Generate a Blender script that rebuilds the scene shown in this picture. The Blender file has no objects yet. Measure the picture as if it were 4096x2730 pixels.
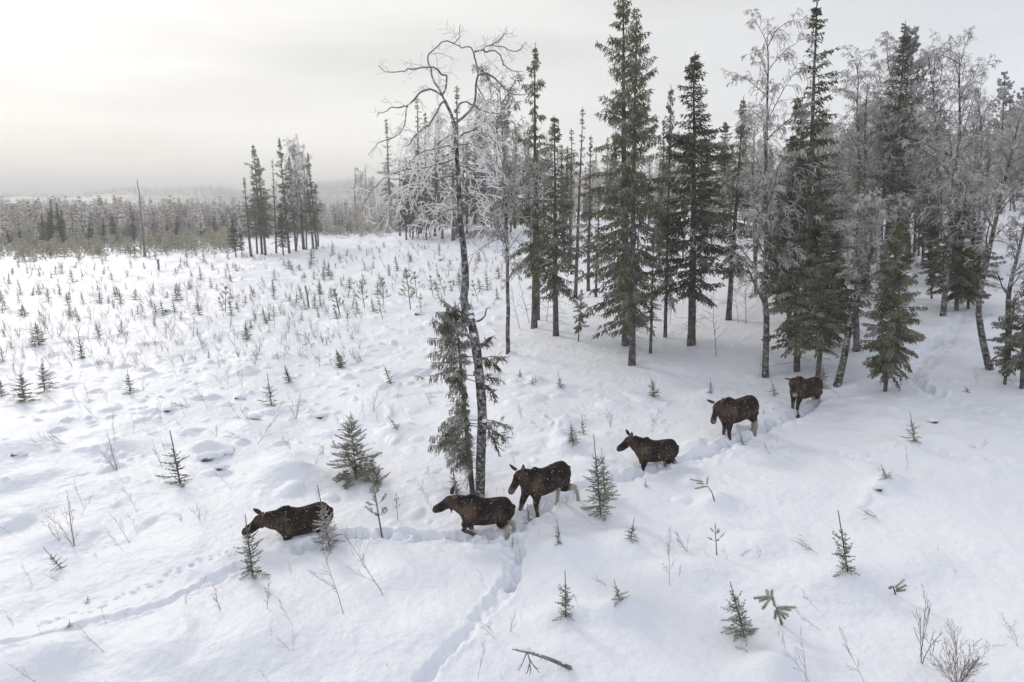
import bpy, math, random
import numpy as np
from mathutils import Vector, Quaternion, Matrix
R_ = math.radians
C = bpy.context.scene
COL = C.collection

# ------------------------------------------------------------------ camera
CAMZ = 9.6
PITCH = R_(11.6)
F_PX, CX, CY = 2731.0, 2048.0, 1365.0        # focal length and centre in photo pixels
cam_d = bpy.data.cameras.new('camera')
cam_d.lens = 24; cam_d.sensor_width = 36; cam_d.clip_end = 8000; cam_d.clip_start = 0.1
cam = bpy.data.objects.new('camera', cam_d); COL.objects.link(cam)
cam.location = (0, 0, CAMZ); cam.rotation_euler = (math.pi/2 - PITCH, 0, 0)
C.camera = cam

# ------------------------------------------------------------------ sky, sun, exposure
SUN_EL, SUN_AZ = R_(27), R_(-37)             # azimuth clockwise from +Y (view direction)
sun_dir = Vector((math.sin(SUN_AZ)*math.cos(SUN_EL), math.cos(SUN_AZ)*math.cos(SUN_EL), math.sin(SUN_EL)))
W = bpy.data.worlds.new('World'); C.world = W; W.use_nodes = True
nt = W.node_tree; nt.nodes.clear()
def N(t, **k):
    n = nt.nodes.new(t)
    for a, b in k.items(): setattr(n, a, b)
    return n
def L(a, b): nt.links.new(a, b)
out = N('ShaderNodeOutputWorld')
sky = N('ShaderNodeTexSky', sky_type='NISHITA'); sky.sun_disc = False
sky.sun_elevation = SUN_EL; sky.sun_rotation = SUN_AZ
bg1 = N('ShaderNodeBackground'); bg1.inputs['Strength'].default_value = 0.008
L(sky.outputs[0], bg1.inputs[0])
tc = N('ShaderNodeTexCoord')
dot = N('ShaderNodeVectorMath', operation='DOT_PRODUCT'); dot.inputs[1].default_value = sun_dir
L(tc.outputs['Generated'], dot.inputs[0])
rs = N('ShaderNodeValToRGB')                  # brightness of the cloud layer by angle from the sun
L(dot.outputs['Value'], rs.inputs[0])
cr = rs.color_ramp; cr.elements[0].position = 0.0; cr.elements[0].color = (0.62, 0.655, 0.75, 1)
cr.elements[1].position = 1.0; cr.elements[1].color = (1.45, 1.40, 1.30, 1)
for p, c in ((0.40, (0.65, 0.67, 0.71)), (0.65, (0.69, 0.69, 0.685)), (0.82, (0.72, 0.705, 0.675)), (0.90, (0.745, 0.73, 0.695)), (0.945, (0.82, 0.805, 0.77)), (0.972, (1.0, .98, .94))):
    e = cr.elements.new(p); e.color = (*c, 1)
mp = N('ShaderNodeMapping'); mp.inputs['Scale'].default_value = (1.3, 1.3, 9.0)
L(tc.outputs['Generated'], mp.inputs[0])
nz = N('ShaderNodeTexNoise'); nz.inputs['Scale'].default_value = 1.3; nz.inputs['Detail'].default_value = 5; nz.inputs['Roughness'].default_value = .5
L(mp.outputs[0], nz.inputs['Vector'])
mr = N('ShaderNodeMapRange'); mr.inputs[1].default_value = .3; mr.inputs[2].default_value = .7
mr.inputs[3].default_value = .84; mr.inputs[4].default_value = 1.10
L(nz.outputs['Fac'], mr.inputs[0])
mul = N('ShaderNodeVectorMath', operation='SCALE'); L(rs.outputs[0], mul.inputs[0]); L(mr.outputs[0], mul.inputs['Scale'])
bg2 = N('ShaderNodeBackground'); bg2.inputs['Strength'].default_value = 1.0
L(mul.outputs[0], bg2.inputs[0])
ad = N('ShaderNodeAddShader'); L(bg1.outputs[0], ad.inputs[0]); L(bg2.outputs[0], ad.inputs[1]); L(ad.outputs[0], out.inputs[0])
W.cycles.sampling_method = 'MANUAL'; W.cycles.sample_map_resolution = 512
sl = bpy.data.lights.new('sun', 'SUN'); sl.energy = 1.25; sl.angle = R_(11); sl.color = (1.0, .93, .82)
so = bpy.data.objects.new('sun', sl); COL.objects.link(so)
so.rotation_euler = (-sun_dir).to_track_quat('-Z', 'Y').to_euler(); so.location = (0, 0, 60)
vs = C.view_settings; vs.view_transform = 'Standard'; vs.look = 'None'; vs.exposure = 0.18; vs.gamma = 1; vs.use_curve_mapping = False
C.cycles.max_bounces = 5; C.cycles.diffuse_bounces = 3; C.cycles.volume_bounces = 2
C.cycles.glossy_bounces = 1; C.cycles.transparent_max_bounces = 4
C.cycles.caustics_reflective = False; C.cycles.caustics_refractive = False

# ------------------------------------------------------------------ noise and ground shape
def hsh(ix, iy, k):
    n = (ix.astype(np.int64)*374761393 + iy.astype(np.int64)*668265263 + k*2246822519) & 0xffffffff
    n = ((n ^ (n >> 13))*1274126177) & 0xffffffff
    n = ((n ^ (n >> 16))*2654435761) & 0xffffffff
    return ((n ^ (n >> 15)) & 0xffffff)/float(0xffffff)
def vnoise(x, y, s, k):
    x = x/s; y = y/s
    ix = np.floor(x); iy = np.floor(y); fx = x-ix; fy = y-iy
    fx = fx*fx*fx*(fx*(fx*6-15)+10); fy = fy*fy*fy*(fy*(fy*6-15)+10)
    a = hsh(ix, iy, k); b = hsh(ix+1, iy, k); c = hsh(ix, iy+1, k); d = hsh(ix+1, iy+1, k)
    return (a+(b-a)*fx)*(1-fy)+(c+(d-c)*fx)*fy-.5
def bumps(x, y, s, k, prob, rmin, rmax, hmin, hmax, ex=2.0):
    ix = np.floor(x/s); iy = np.floor(y/s); h = np.zeros_like(x)
    for dx in (-1, 0, 1):
        for dy in (-1, 0, 1):
            jx = ix+dx; jy = iy+dy
            on = hsh(jx, jy, k) < prob
            px = (jx+hsh(jx, jy, k+1))*s; py = (jy+hsh(jx, jy, k+2))*s
            r = rmin+(rmax-rmin)*hsh(jx, jy, k+3)
            hh = hmin+(hmax-hmin)*hsh(jx, jy, k+4)
            el = .75+.5*hsh(jx, jy, k+5)
            q = ((x-px)**2*el+(y-py)**2/el)/(r*r)
            h = np.maximum(h, np.where(on & (q < 1), hh*np.clip(1-q, 0, 1)**ex, 0))
    return h
def sstep(a, b, x):
    t = np.clip((x-a)/(b-a), 0, 1); return t*t*(3-2*t)
def macro(x, y):
    ya = np.maximum(y, 0)
    s = x+.35*y/(1+(ya/170.)**4)-10.5
    w = 4.0
    raw = .14*w*np.where(s/w > 30, s/w, np.log1p(np.exp(np.clip(s/w, -30, 30))))
    h = 16*np.tanh(raw/16)
    h = h + 2.9*np.exp(-((x+12)/23.)**2-((y-122)/26.)**2)
    d = np.hypot(x, y)
    far = sstep(900, 2300, d)
    az = np.arctan2(x, np.maximum(y, 1))
    ridge = 26+44*np.exp(-((az+.235)/.11)**2)+20*np.exp(-((az+.41)/.07)**2)*.6+60*sstep(-.2, .1, az)+8*np.sin(az*23)+4*np.sin(az*61+1)
    return h*(1-.4*far)+far*ridge*(1-.5*sstep(2600, 4200, d))
MANUAL = []      # extra snow mounds (x, y, rx, ry, h)
TRAILS = []      # (Nx2 pts, halfwidth, depth, berm, chunk)
PITS = []        # (x, y, r, depth)
def ground(x, y, trails=True):
    x = np.asarray(x, float); y = np.asarray(y, float)
    z = macro(x, y)
    d = np.hypot(x, y)
    near = 1-sstep(150, 260, d)
    wood = sstep(0, 6, x+.15*y-4)*sstep(24, 34, y)       # smoother snow under the trees
    rough = (1-.7*wood)
    rt = 1-.2*sstep(2, 9, x-0.05*y)                   # the right-hand slope is smoother
    z = z + near*(.42*vnoise(x, y, 9, 3)+.34*vnoise(x+.3*y, y, 3.1, 5)*rough+.11*vnoise(x, y, 1.35, 7)*rough*rt)
    wx = x+1.3*vnoise(x, y, 2.7, 81)+.5*vnoise(x, y, 1.1, 82); wy = y+1.5*vnoise(x, y, 2.9, 83)+.5*vnoise(x, y, 1.0, 84)
    z = z + near*rough*rt*(bumps(wx, wy, 4.2, 20, .42, .9, 1.9, .08, .32)*(.4+1.2*vnoise(x, y, 14, 85)+.4)
                        + bumps(wx, wy, 1.7, 40, .34, .28, .70, .05, .25, 1.2)*sstep(9, 26, y)
                        + bumps(wx, wy, .8, 60, .3, .15, .34, .04, .15, 1.2)*sstep(12, 30, y))
    z = z + near*(.042*vnoise(x, y, .5, 9)+.014*vnoise(x, y, .19, 10)+.05*vnoise(x*.5+y*.4, y, .8, 11)*rough)
    for (mx, my, rx, ry, h) in MANUAL:
        q = ((x-mx)/rx)**2+((y-my)/ry)**2
        z = z + h*np.exp(-q*1.1)*(q < 9)
    if trails:
        sh = z.shape; zf = z.ravel().copy(); xf = x.ravel(); yf = y.ravel()
        for (P, hw, dep, berm, chunk) in TRAILS:
            lo = P.min(0)-2; hi = P.max(0)+2
            m = np.nonzero((xf > lo[0]) & (xf < hi[0]) & (yf > lo[1]) & (yf < hi[1]))[0]
            if not len(m): continue
            X = xf[m]; Y = yf[m]; best = np.full(len(m), 99.)
            for i in range(len(P)-1):
                a = P[i]; b = P[i+1]; ab = b-a; l2 = (ab**2).sum()+1e-9
                t = np.clip(((X-a[0])*ab[0]+(Y-a[1])*ab[1])/l2, 0, 1)
                best = np.minimum(best, np.hypot(X-a[0]-t*ab[0], Y-a[1]-t*ab[1]))
            best = best+.30*hw/.3*vnoise(X, Y, .6, 31)+.16*vnoise(X, Y, .22, 32)
            q = np.clip(best/hw, 0, 3)
            prof = 1/(1+(q)**6)
            lump = chunk*(1.1*vnoise(X, Y, .33, 33)+.8*vnoise(X, Y, .15, 34)+.7*vnoise(X, Y, .8, 35))
            zf[m] += -dep*prof*(1-.9*lump*0)+prof*dep*lump*1.3+berm*np.exp(-((best-hw*1.25)/(.35*hw+.05))**2)*(1+2*vnoise(X, Y, .3, 36))
        for (px, py, r, dep) in PITS:
            m = np.nonzero((np.abs(xf-px) < r*3) & (np.abs(yf-py) < r*3))[0]
            if not len(m): continue
            q = np.hypot(xf[m]-px, yf[m]-py)/r
            zf[m] += -dep*np.exp(-q**4)+dep*.18*np.exp(-((q-1.25)/.25)**2)
        z = zf.reshape(sh)
    return z
CP, SP = math.cos(PITCH), math.sin(PITCH)
def ray(px, py):
    a = (px-CX)/F_PX; b = (CY-py)/F_PX
    return np.array([a, CP+b*SP, -SP+b*CP])
_T = np.exp(np.linspace(math.log(9), math.log(900), 700))
def hit(px, py, trails=False):
    d = ray(px, py); d = d/d[1]
    x = d[0]*_T; y = _T; z = CAMZ+d[2]*_T
    g = ground(x, y, trails) if _T is not None else None
    below = np.nonzero(z < g)[0]
    if not len(below): t = 170.
    else:
        i = below[0]
        if i == 0: t = _T[0]
        else:
            e0 = z[i-1]-g[i-1]; e1 = g[i]-z[i]
            t = _T[i-1]+(_T[i]-_T[i-1])*e0/(e0+e1)
    X = d[0]*t
    return np.array([X, t, float(ground(np.array([X]), np.array([t]), trails)[0])])
def at_depth(px, py, Y):
    d = ray(px, py); d = d/d[1]
    return np.array([d[0]*Y, Y, CAMZ+d[2]*Y])
def project(p):
    v = np.asarray(p)-np.array([0, 0, CAMZ])
    f = v[1]*CP-v[2]*SP; u = v[1]*SP+v[2]*CP
    return CX+F_PX*v[0]/f, CY-F_PX*u/f
# zoom frames used when measuring the photograph: (x0, y0, photo px per unit)
FR = dict(V=(0, 0, 1.7408), M1=(950, 1900, .2551), T=(1600, 1100, .625), Lf=(0, 400, .595), Mf=(1400, 0, .7018), Nf=(0, 1800, .595),
          O=(1400, 1900, .595), Pf=(2700, 1800, .5933), Q=(0, 1100, .595), Rf=(1900, 100, .4464), Sf=(1900, 800, .4464),
          U=(2800, 100, .4464), Vf=(2800, 800, .5102), Wf=(3400, 200, .4464), X=(3400, 900, .5102), Y=(1200, 700, .4464),
          Z=(1100, 1300, .4464), GA=(2000, 1400, .4464), GB=(3000, 1500, .4658), H=(2300, 0, .957))
def S(fr, x, y):
    a, b, k = FR[fr]; return a+x*k, b+y*k

for (fr, x, y, rx, ry, h) in (('V', 665, 1100, 1.0, .8, .42), ('V', 1100, 1400, 0, 0, 0), ('Nf', 430, 1400, .9, .6, .35), ('Nf', 450, 600, 1.1, .8, .35),
                              ('Nf', 1700, 1340, 1.6, 1.0, .30), ('Nf', 1130, 1440, 1.8, 1.2, .3), ('O', 470, 1090, 1.7, 1.0, .22), ('O', 1430, 960, .8, .5, .28),
                              ('O', 1830, 930, .62, .5, .45), ('Pf', 600, 650, .95, .75, .34), ('Pf', 1650, 800, .9, .8, .32), ('Pf', 280, 370, .6, .55, .42),
                              ('Pf', 1150, 880, 1.3, .8, .36), ('Pf', 1420, 240, .6, .5, .42), ('Pf', 660, 1500, .65, .5, .4), ('GB', 1400, 640, 1.1, .7, .34),
                              ('GB', 2250, 800, 1.0, .7, .3), ('GB', 1680, 590, 1.0, .6, .2), ('Z', 140, 1200, .8, .6, .3), ('Z', 150, 1390, 1.5, 1.0, .5),
                              ('Z', 1090, 960, 1.0, .8, .42), ('Q', 1380, 1180, .7, .6, .45), ('Q', 790, 1160, 1.0, .8, .35), ('Q', 110, 1170, 1.2, .9, .35),
                              ('Pf', 150, 820, 1.0, .6, .25), ('GA', 320, 290, .5, .5, .3), ('GA', 550, 350, .8, .6, .25), ('GA', 1880, 400, .9, .7, .3),
                              ('GA', 650, 870, .7, .5, .3), ('GA', 1000, 800, 1.3, .8, .2), ('GA', 420, 830, 1.0, .6, .25), ('O', 1440, 490, .7, .5, .25),
                              ('O', 1920, 460, 1.1, .8, .3), ('O', 300, 690, 1.4, .8, .25), ('O', 1450, 1240, 1.5, .7, .2), ('Nf', 1450, 1150, 2.2, 1.2, .2)):
    if rx:
        p = hit(*S(fr, x, y)); MANUAL.append((p[0], p[1], rx, ry, h))
def trail(pts, hw, dep, berm, chunk, fr='V'):
    P = np.array([hit(*S(fr, a, b))[:2] for a, b in pts])
    # densify with a Catmull-like smoothing
    t = np.arange(len(P)); tt = np.linspace(0, len(P)-1, len(P)*4)
    Q = np.stack([np.interp(tt, t, P[:, 0]), np.interp(tt, t, P[:, 1])], 1)
    for _ in range(2): Q[1:-1] = .5*Q[1:-1]+.25*(Q[:-2]+Q[2:])
    TRAILS.append((Q, hw, dep, berm, chunk))
_tr = [
 ([(1900, 902), (1878, 925), (1845, 945), (1815, 955), (1770, 978), (1725, 995), (1690, 1014), (1640, 1030), (1590, 1052), (1540, 1064), (1480, 1088), (1430, 1098), (1380, 1105), (1320, 1118), (1270, 1145), (1235, 1170), (1195, 1205), (1160, 1232), (1110, 1236), (1050, 1232), (980, 1230), (900, 1226), (830, 1224), (780, 1228), (730, 1245), (700, 1252)], .24, .27, .06, 1.15),
 ([(2240, 722), (2200, 745), (2160, 778), (2135, 820), (2095, 850), (2020, 885), (1960, 895), (1905, 903)], .5, .20, .03, .5),
 ([(1178, 1235), (1178, 1275), (1172, 1330), (1150, 1370), (1115, 1405), (1085, 1440), (1050, 1475), (1015, 1510), (985, 1550), (965, 1580)], .17, .12, .03, .7),
 ([(1196, 1235), (1190, 1300), (1176, 1345)], .10, .2, .02, .5),
 ([(545, 1305), (500, 1330), (440, 1352), (395, 1378), (340, 1400), (285, 1418), (220, 1432), (150, 1448), (60, 1470), (-20, 1490)], .14, .085, .03, .5),
 ([(2100, 868), (2130, 900), (2170, 912), (2240, 940), (2360, 965)], .28, .12, .03, .5),
 ([(1140, 700), (1060, 740), (900, 765), (780, 790)], .5, -.10, 0, .3),
]
for a in _tr: trail(*a)
# hare tracks: pairs of small prints
rg = random.Random(5)
def prints(fr, pts, n, r=.055, dep=.045):
    P = np.array([hit(*S(fr, a, b))[:2] for a, b in pts]); t = np.linspace(0, len(P)-1, n)
    xs = np.interp(t, np.arange(len(P)), P[:, 0]); ys = np.interp(t, np.arange(len(P)), P[:, 1])
    for i, (a, b) in enumerate(zip(xs, ys)): PITS.append((a+rg.uniform(-.12, .12), b+rg.uniform(-.1, .1), r*rg.uniform(.8, 1.3), dep))
prints('Nf', [(250, 1190), (440, 1120), (620, 1080), (820, 985), (960, 945), (1100, 850), (1280, 770), (1370, 745), (1540, 695)], 40)
prints('GA', [(60, 780), (120, 750), (240, 710), (400, 690), (680, 540), (760, 500), (930, 440), (1060, 405), (1150, 360), (1230, 310), (1320, 220)], 36)
prints('Z', [(1200, 1400), (1400, 1320), (1500, 1290)], 14)
prints('X', [(470, 1190), (540, 1180), (550, 1250), (700, 1310)], 9, .22, .22)
prints('X', [(600, 960), (680, 890), (780, 780), (900, 720)], 16, .22, .2)
prints('V', [(1120, 790), (1300, 800), (1500, 815), (1700, 790)], 30, .1, .06)
prints('Pf', [(1100, 0), (1240, 60), (1500, -40), (2100, 60), (2353, 90)], 18, .2, .08)

# ------------------------------------------------------------------ mesh building
def new_mesh(name, V, T=None, Q=None, mats=(), ti=None, qi=None, smooth=True):
    me = bpy.data.meshes.new(name)
    V = np.asarray(V, np.float32)
    nT = 0 if T is None else len(T); nQ = 0 if Q is None else len(Q)
    me.vertices.add(len(V)); me.vertices.foreach_set('co', V.ravel())
    me.loops.add(nT*3+nQ*4); me.polygons.add(nT+nQ)
    li = np.concatenate([np.asarray(T, np.int32).ravel() if nT else np.zeros(0, np.int32), np.asarray(Q, np.int32).ravel() if nQ else np.zeros(0, np.int32)])
    me.loops.foreach_set('vertex_index', li)
    st = np.concatenate([np.arange(nT)*3, nT*3+np.arange(nQ)*4]).astype(np.int32)
    me.polygons.foreach_set('loop_start', st)
    me.polygons.foreach_set('loop_total', np.concatenate([np.full(nT, 3), np.full(nQ, 4)]).astype(np.int32))
    if ti is not None or qi is not None:
        mi = np.concatenate([ti if ti is not None else np.zeros(nT), qi if qi is not None else np.zeros(nQ)]).astype(np.int32)
        me.polygons.foreach_set('material_index', mi)
    me.polygons.foreach_set('use_smooth', np.full(nT+nQ, smooth))
    for m in mats: me.materials.append(m)
    me.update(calc_edges=True); me.validate(verbose=False)
    return me
class MB:
    def __init__(s): s.v = []; s.t = []; s.q = []; s.ti = []; s.qi = []; s.n = 0
    def add(s, V, T=None, Q=None, m=0):
        V = np.asarray(V, float).reshape(-1, 3)
        if T is not None and len(T): s.t.append(np.asarray(T)+s.n); s.ti.append(np.full(len(T), m))
        if Q is not None and len(Q): s.q.append(np.asarray(Q)+s.n); s.qi.append(np.full(len(Q), m))
        s.v.append(V); s.n += len(V)
    def chains(s, P, Rr, n=3, m=0, caps=False):
        """P [N,K,3] polylines, Rr [N,K] radii -> tubes"""
        P = np.asarray(P, float); Rr = np.asarray(Rr, float)
        if not len(P): return
        Nn, K, _ = P.shape
        d = np.empty_like(P); d[:, 1:-1] = P[:, 2:]-P[:, :-2]; d[:, 0] = P[:, 1]-P[:, 0]; d[:, -1] = P[:, -1]-P[:, -2]
        d /= np.linalg.norm(d, axis=2, keepdims=True)+1e-9
        ref = np.where(np.abs(d[:, :1, 2:3]) > .8, np.array([[[1., 0, 0]]]), np.array([[[0, 0, 1.]]]))
        a = np.cross(d, ref); a /= np.linalg.norm(a, axis=2, keepdims=True)+1e-9
        b = np.cross(d, a)
        th = np.arange(n)*2*math.pi/n
        V = P[:, :, None]+Rr[:, :, None, None]*(a[:, :, None]*np.cos(th)[None, None, :, None]+b[:, :, None]*np.sin(th)[None, None, :, None])
        base = (np.arange(Nn)*K*n)[:, None, None]+(np.arange(K-1)*n)[None, :, None]+np.arange(n)[None, None, :]
        nx = (np.arange(Nn)*K*n)[:, None, None]+(np.arange(K-1)*n)[None, :, None]+((np.arange(n)+1) % n)[None, None, :]
        Qd = np.stack([base, nx, nx+n, base+n], -1).reshape(-1, 4)
        s.add(V.reshape(-1, 3), Q=Qd, m=m)
    def spindles(s, A, B, r, m=0, mid=.4):
        A = np.asarray(A, float).reshape(-1, 3); B = np.asarray(B, float).reshape(-1, 3); n = len(A)
        if not n: return
        r = np.broadcast_to(np.asarray(r, float), (n,))
        d = B-A; d /= np.linalg.norm(d, axis=1, keepdims=True)+1e-9
        ref = np.where(np.abs(d[:, 2:3]) > .8, np.array([[1., 0, 0]]), np.array([[0, 0, 1.]]))
        a = np.cross(d, ref); a /= np.linalg.norm(a, axis=1, keepdims=True)+1e-9; b = np.cross(d, a)
        M = A+(B-A)*mid
        V = np.empty((n, 5, 3)); V[:, 0] = A; V[:, 4] = B
        for i in range(3):
            t = i*2*math.pi/3+.5; V[:, 1+i] = M+r[:, None]*(a*math.cos(t)+b*math.sin(t))
        o = (np.arange(n)*5)[:, None]
        T = np.concatenate([o+np.array([[0, 2, 1]]), o+np.array([[0, 3, 2]]), o+np.array([[0, 1, 3]]), o+np.array([[4, 1, 2]]), o+np.array([[4, 2, 3]]), o+np.array([[4, 3, 1]])])
        s.add(V.reshape(-1, 3), T=T, m=m)
    def blob(s, c, rx, ry, rz, m=0, seg=10, rings=6, rough=.12, rng=None):
        rng = rng or np.random.default_rng(1)
        th = np.linspace(0, math.pi, rings+1)[1:-1]; ph = np.arange(seg)*2*math.pi/seg
        V = [np.array([0, 0, 1.])]
        for t in th:
            for p in ph: V.append(np.array([math.sin(t)*math.cos(p), math.sin(t)*math.sin(p), math.cos(t)])*(1+rng.uniform(-rough, rough)))
        V.append(np.array([0, 0, -1.])); V = np.array(V)*np.array([rx, ry, rz])+np.array(c)
        T = []; Q = []
        for j in range(seg): T.append([0, 1+j, 1+(j+1) % seg])
        for i in range(rings-2):
            for j in range(seg):
                a = 1+i*seg+j; b = 1+i*seg+(j+1) % seg; Q.append([a, a+seg, b+seg, b])
        l = 1+(rings-2)*seg; e = len(V)-1
        for j in range(seg): T.append([e, l+(j+1) % seg, l+j])
        s.add(V, T=T, Q=Q, m=m)
    def mesh(s, name, mats, smooth=True):
        return new_mesh(name, np.concatenate(s.v), np.concatenate(s.t) if s.t else None, np.concatenate(s.q) if s.q else None, mats,
                        np.concatenate(s.ti) if s.ti else None, np.concatenate(s.qi) if s.qi else None, smooth)
def link(name, me, parent=None):
    o = bpy.data.objects.new(name, me); COL.objects.link(o)
    if parent: o.parent = parent
    return o
def tag(o, label=None, cat=None, group=None, kind=None):
    if label: o['label'] = label
    if cat: o['category'] = cat
    if group: o['group'] = group
    if kind: o['kind'] = kind
    return o
CH = {}
def copy_tree(o):
    c = o.copy(); COL.objects.link(c)
    for k in ('label', 'group', 'category'):
        if k in c: del c[k]
    CH[c.name] = []
    for ch in CH.get(o.name, []):
        d = ch.copy(); COL.objects.link(d); d.parent = c; CH[c.name].append(d)
    return c
def thing(name, parts):
    """parts: list of (part_name, mesh). One part -> a single mesh object."""
    if len(parts) == 1:
        o = link(name, parts[0][1]); CH[o.name] = []
        return o
    o = link(name, None); o.empty_display_size = .3; CH[o.name] = []
    for pn, me in parts:
        c = link(pn, me, o); CH[o.name].append(c)
    return o

# ------------------------------------------------------------------ materials
def mat(name, rough=.9, spec=.12):
    m = bpy.data.materials.new(name); m.use_nodes = True
    b = m.node_tree.nodes['Principled BSDF']; b.inputs['Roughness'].default_value = rough; b.inputs['Specular IOR Level'].default_value = spec
    return m, m.node_tree, b
def noise_col(nt, scale, stops, detail=4, src='Object', sc=(1, 1, 1), rough=.6):
    tc = nt.nodes.new('ShaderNodeTexCoord'); mp = nt.nodes.new('ShaderNodeMapping'); mp.inputs['Scale'].default_value = sc
    nz = nt.nodes.new('ShaderNodeTexNoise'); nz.inputs['Scale'].default_value = scale; nz.inputs['Detail'].default_value = detail; nz.inputs['Roughness'].default_value = rough
    r = nt.nodes.new('ShaderNodeValToRGB')
    nt.links.new(tc.outputs[src], mp.inputs[0]); nt.links.new(mp.outputs[0], nz.inputs['Vector']); nt.links.new(nz.outputs['Fac'], r.inputs[0])
    e = r.color_ramp.elements
    e[0].position, e[0].color = stops[0][0], (*stops[0][1], 1); e[1].position, e[1].color = stops[-1][0], (*stops[-1][1], 1)
    for p, c in stops[1:-1]:
        k = e.new(p); k.color = (*c, 1)
    return r, nz
def frost_over(nt, bsdf, col_socket, frost, amount, lo=.15, hi=1., seedscale=2.0, thr=.5):
    """frost that settled on upward faces and in patches"""
    g = nt.nodes.new('ShaderNodeNewGeometry'); sx = nt.nodes.new('ShaderNodeSeparateXYZ'); nt.links.new(g.outputs['Normal'], sx.inputs[0])
    m1 = nt.nodes.new('ShaderNodeMapRange'); m1.inputs[1].default_value = lo; m1.inputs[2].default_value = hi; nt.links.new(sx.outputs[2], m1.inputs[0])
    tc = nt.nodes.new('ShaderNodeTexCoord'); nz = nt.nodes.new('ShaderNodeTexNoise'); nz.inputs['Scale'].default_value = seedscale; nz.inputs['Detail'].default_value = 3
    nt.links.new(tc.outputs['Object'], nz.inputs['Vector'])
    m2 = nt.nodes.new('ShaderNodeMapRange'); m2.inputs[1].default_value = thr-.14; m2.inputs[2].default_value = thr+.14; nt.links.new(nz.outputs['Fac'], m2.inputs[0])
    mm = nt.nodes.new('ShaderNodeMath'); mm.operation = 'MULTIPLY_ADD'; nt.links.new(m1.outputs[0], mm.inputs[0]); mm.inputs[1].default_value = .45; mm.inputs[2].default_value = .0
    m3 = nt.nodes.new('ShaderNodeMath'); m3.operation = 'MULTIPLY_ADD'; nt.links.new(m2.outputs[0], m3.inputs[0]); m3.inputs[1].default_value = .8; nt.links.new(mm.outputs[0], m3.inputs[2])
    m4 = nt.nodes.new('ShaderNodeMath'); m4.operation = 'MULTIPLY'; m4.use_clamp = True; nt.links.new(m3.outputs[0], m4.inputs[0]); m4.inputs[1].default_value = amount
    mx = nt.nodes.new('ShaderNodeMix'); mx.data_type = 'RGBA'; nt.links.new(m4.outputs[0], mx.inputs['Factor'])
    nt.links.new(col_socket, mx.inputs['A']); mx.inputs['B'].default_value = (*frost, 1)
    nt.links.new(mx.outputs['Result'], bsdf.inputs['Base Color'])
def bump(nt, bsdf, scale, dist, strength=1.0, detail=4, sc=(1, 1, 1)):
    tc = nt.nodes.new('ShaderNodeTexCoord'); mp = nt.nodes.new('ShaderNodeMapping'); mp.inputs['Scale'].default_value = sc
    nz = nt.nodes.new('ShaderNodeTexNoise'); nz.inputs['Scale'].default_value = scale; nz.inputs['Detail'].default_value = detail
    b = nt.nodes.new('ShaderNodeBump'); b.inputs['Distance'].default_value = dist; b.inputs['Strength'].default_value = strength
    nt.links.new(tc.outputs['Object'], mp.inputs[0]); nt.links.new(mp.outputs[0], nz.inputs['Vector']); nt.links.new(nz.outputs['Fac'], b.inputs['Height']); nt.links.new(b.outputs[0], bsdf.inputs['Normal'])
SNOWC = (.83, .845, .875)
def mk_needles(name, a, b, c, frost, amount, thr=.5, ss=1.2):
    m, nt, bs = mat(name, .75, .2)
    g = nt.nodes.new('ShaderNodeNewGeometry'); r = nt.nodes.new('ShaderNodeValToRGB'); nt.links.new(g.outputs['Random Per Island'], r.inputs[0])
    e = r.color_ramp.elements; e[0].color = (*a, 1); e[1].color = (*c, 1); k = e.new(.5); k.color = (*b, 1)
    tc = nt.nodes.new('ShaderNodeTexCoord'); nz = nt.nodes.new('ShaderNodeTexNoise'); nz.inputs['Scale'].default_value = ss*1.5; nz.inputs['Detail'].default_value = 2; nt.links.new(tc.outputs['Object'], nz.inputs['Vector'])
    mr = nt.nodes.new('ShaderNodeMapRange'); mr.inputs[1].default_value = .35; mr.inputs[2].default_value = .65; mr.inputs[3].default_value = .45; mr.inputs[4].default_value = 1.45; nt.links.new(nz.outputs['Fac'], mr.inputs[0])
    sc = nt.nodes.new('ShaderNodeVectorMath'); sc.operation = 'SCALE'; nt.links.new(r.outputs[0], sc.inputs[0]); nt.links.new(mr.outputs[0], sc.inputs['Scale'])
    frost_over(nt, bs, sc.outputs[0], frost, amount, seedscale=ss, thr=thr)
    return m
def mk_bark(name, stops, scale, frost, amount, sc=(1, 1, .25), thr=.55, ss=3., bd=.02):
    m, nt, bs = mat(name, .9, .2)
    r, _ = noise_col(nt, scale, stops, sc=sc)
    frost_over(nt, bs, r.outputs[0], frost, amount, seedscale=ss, thr=thr)
    bump(nt, bs, scale*1.5, bd, sc=sc)
    return m
M = {}
M['needle'] = mk_needles('spruce_needles', (.032, .038, .010), (.080, .084, .020), (.19, .18, .055), (.66, .64, .60), .60, .57)
M['needle_dark'] = mk_needles('dark_spruce_needles', (.018, .026, .007), (.048, .058, .014), (.12, .125, .036), (.60, .59, .56), .40, .60)
M['needle_frost'] = mk_needles('frosted_spruce_needles', (.045, .045, .022), (.10, .096, .05), (.19, .175, .105), (.70, .68, .64), .85, .46)
M['needle_sap'] = mk_needles('sapling_needles', (.032, .042, .015), (.065, .078, .028), (.13, .135, .055), (.66, .66, .63), .55, .54, 6.)
M['pine_yellow'] = mk_needles('young_pine_needles', (.085, .085, .04), (.14, .135, .065), (.21, .20, .11), (.66, .65, .60), .75, .48, 5.)
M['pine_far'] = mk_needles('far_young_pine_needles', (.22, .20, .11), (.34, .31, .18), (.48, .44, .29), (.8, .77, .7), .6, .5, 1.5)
M['pine'] = mk_needles('pine_needles', (.04, .046, .03), (.07, .075, .05), (.11, .11, .08), (.6, .61, .63), .8, .45)
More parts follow.
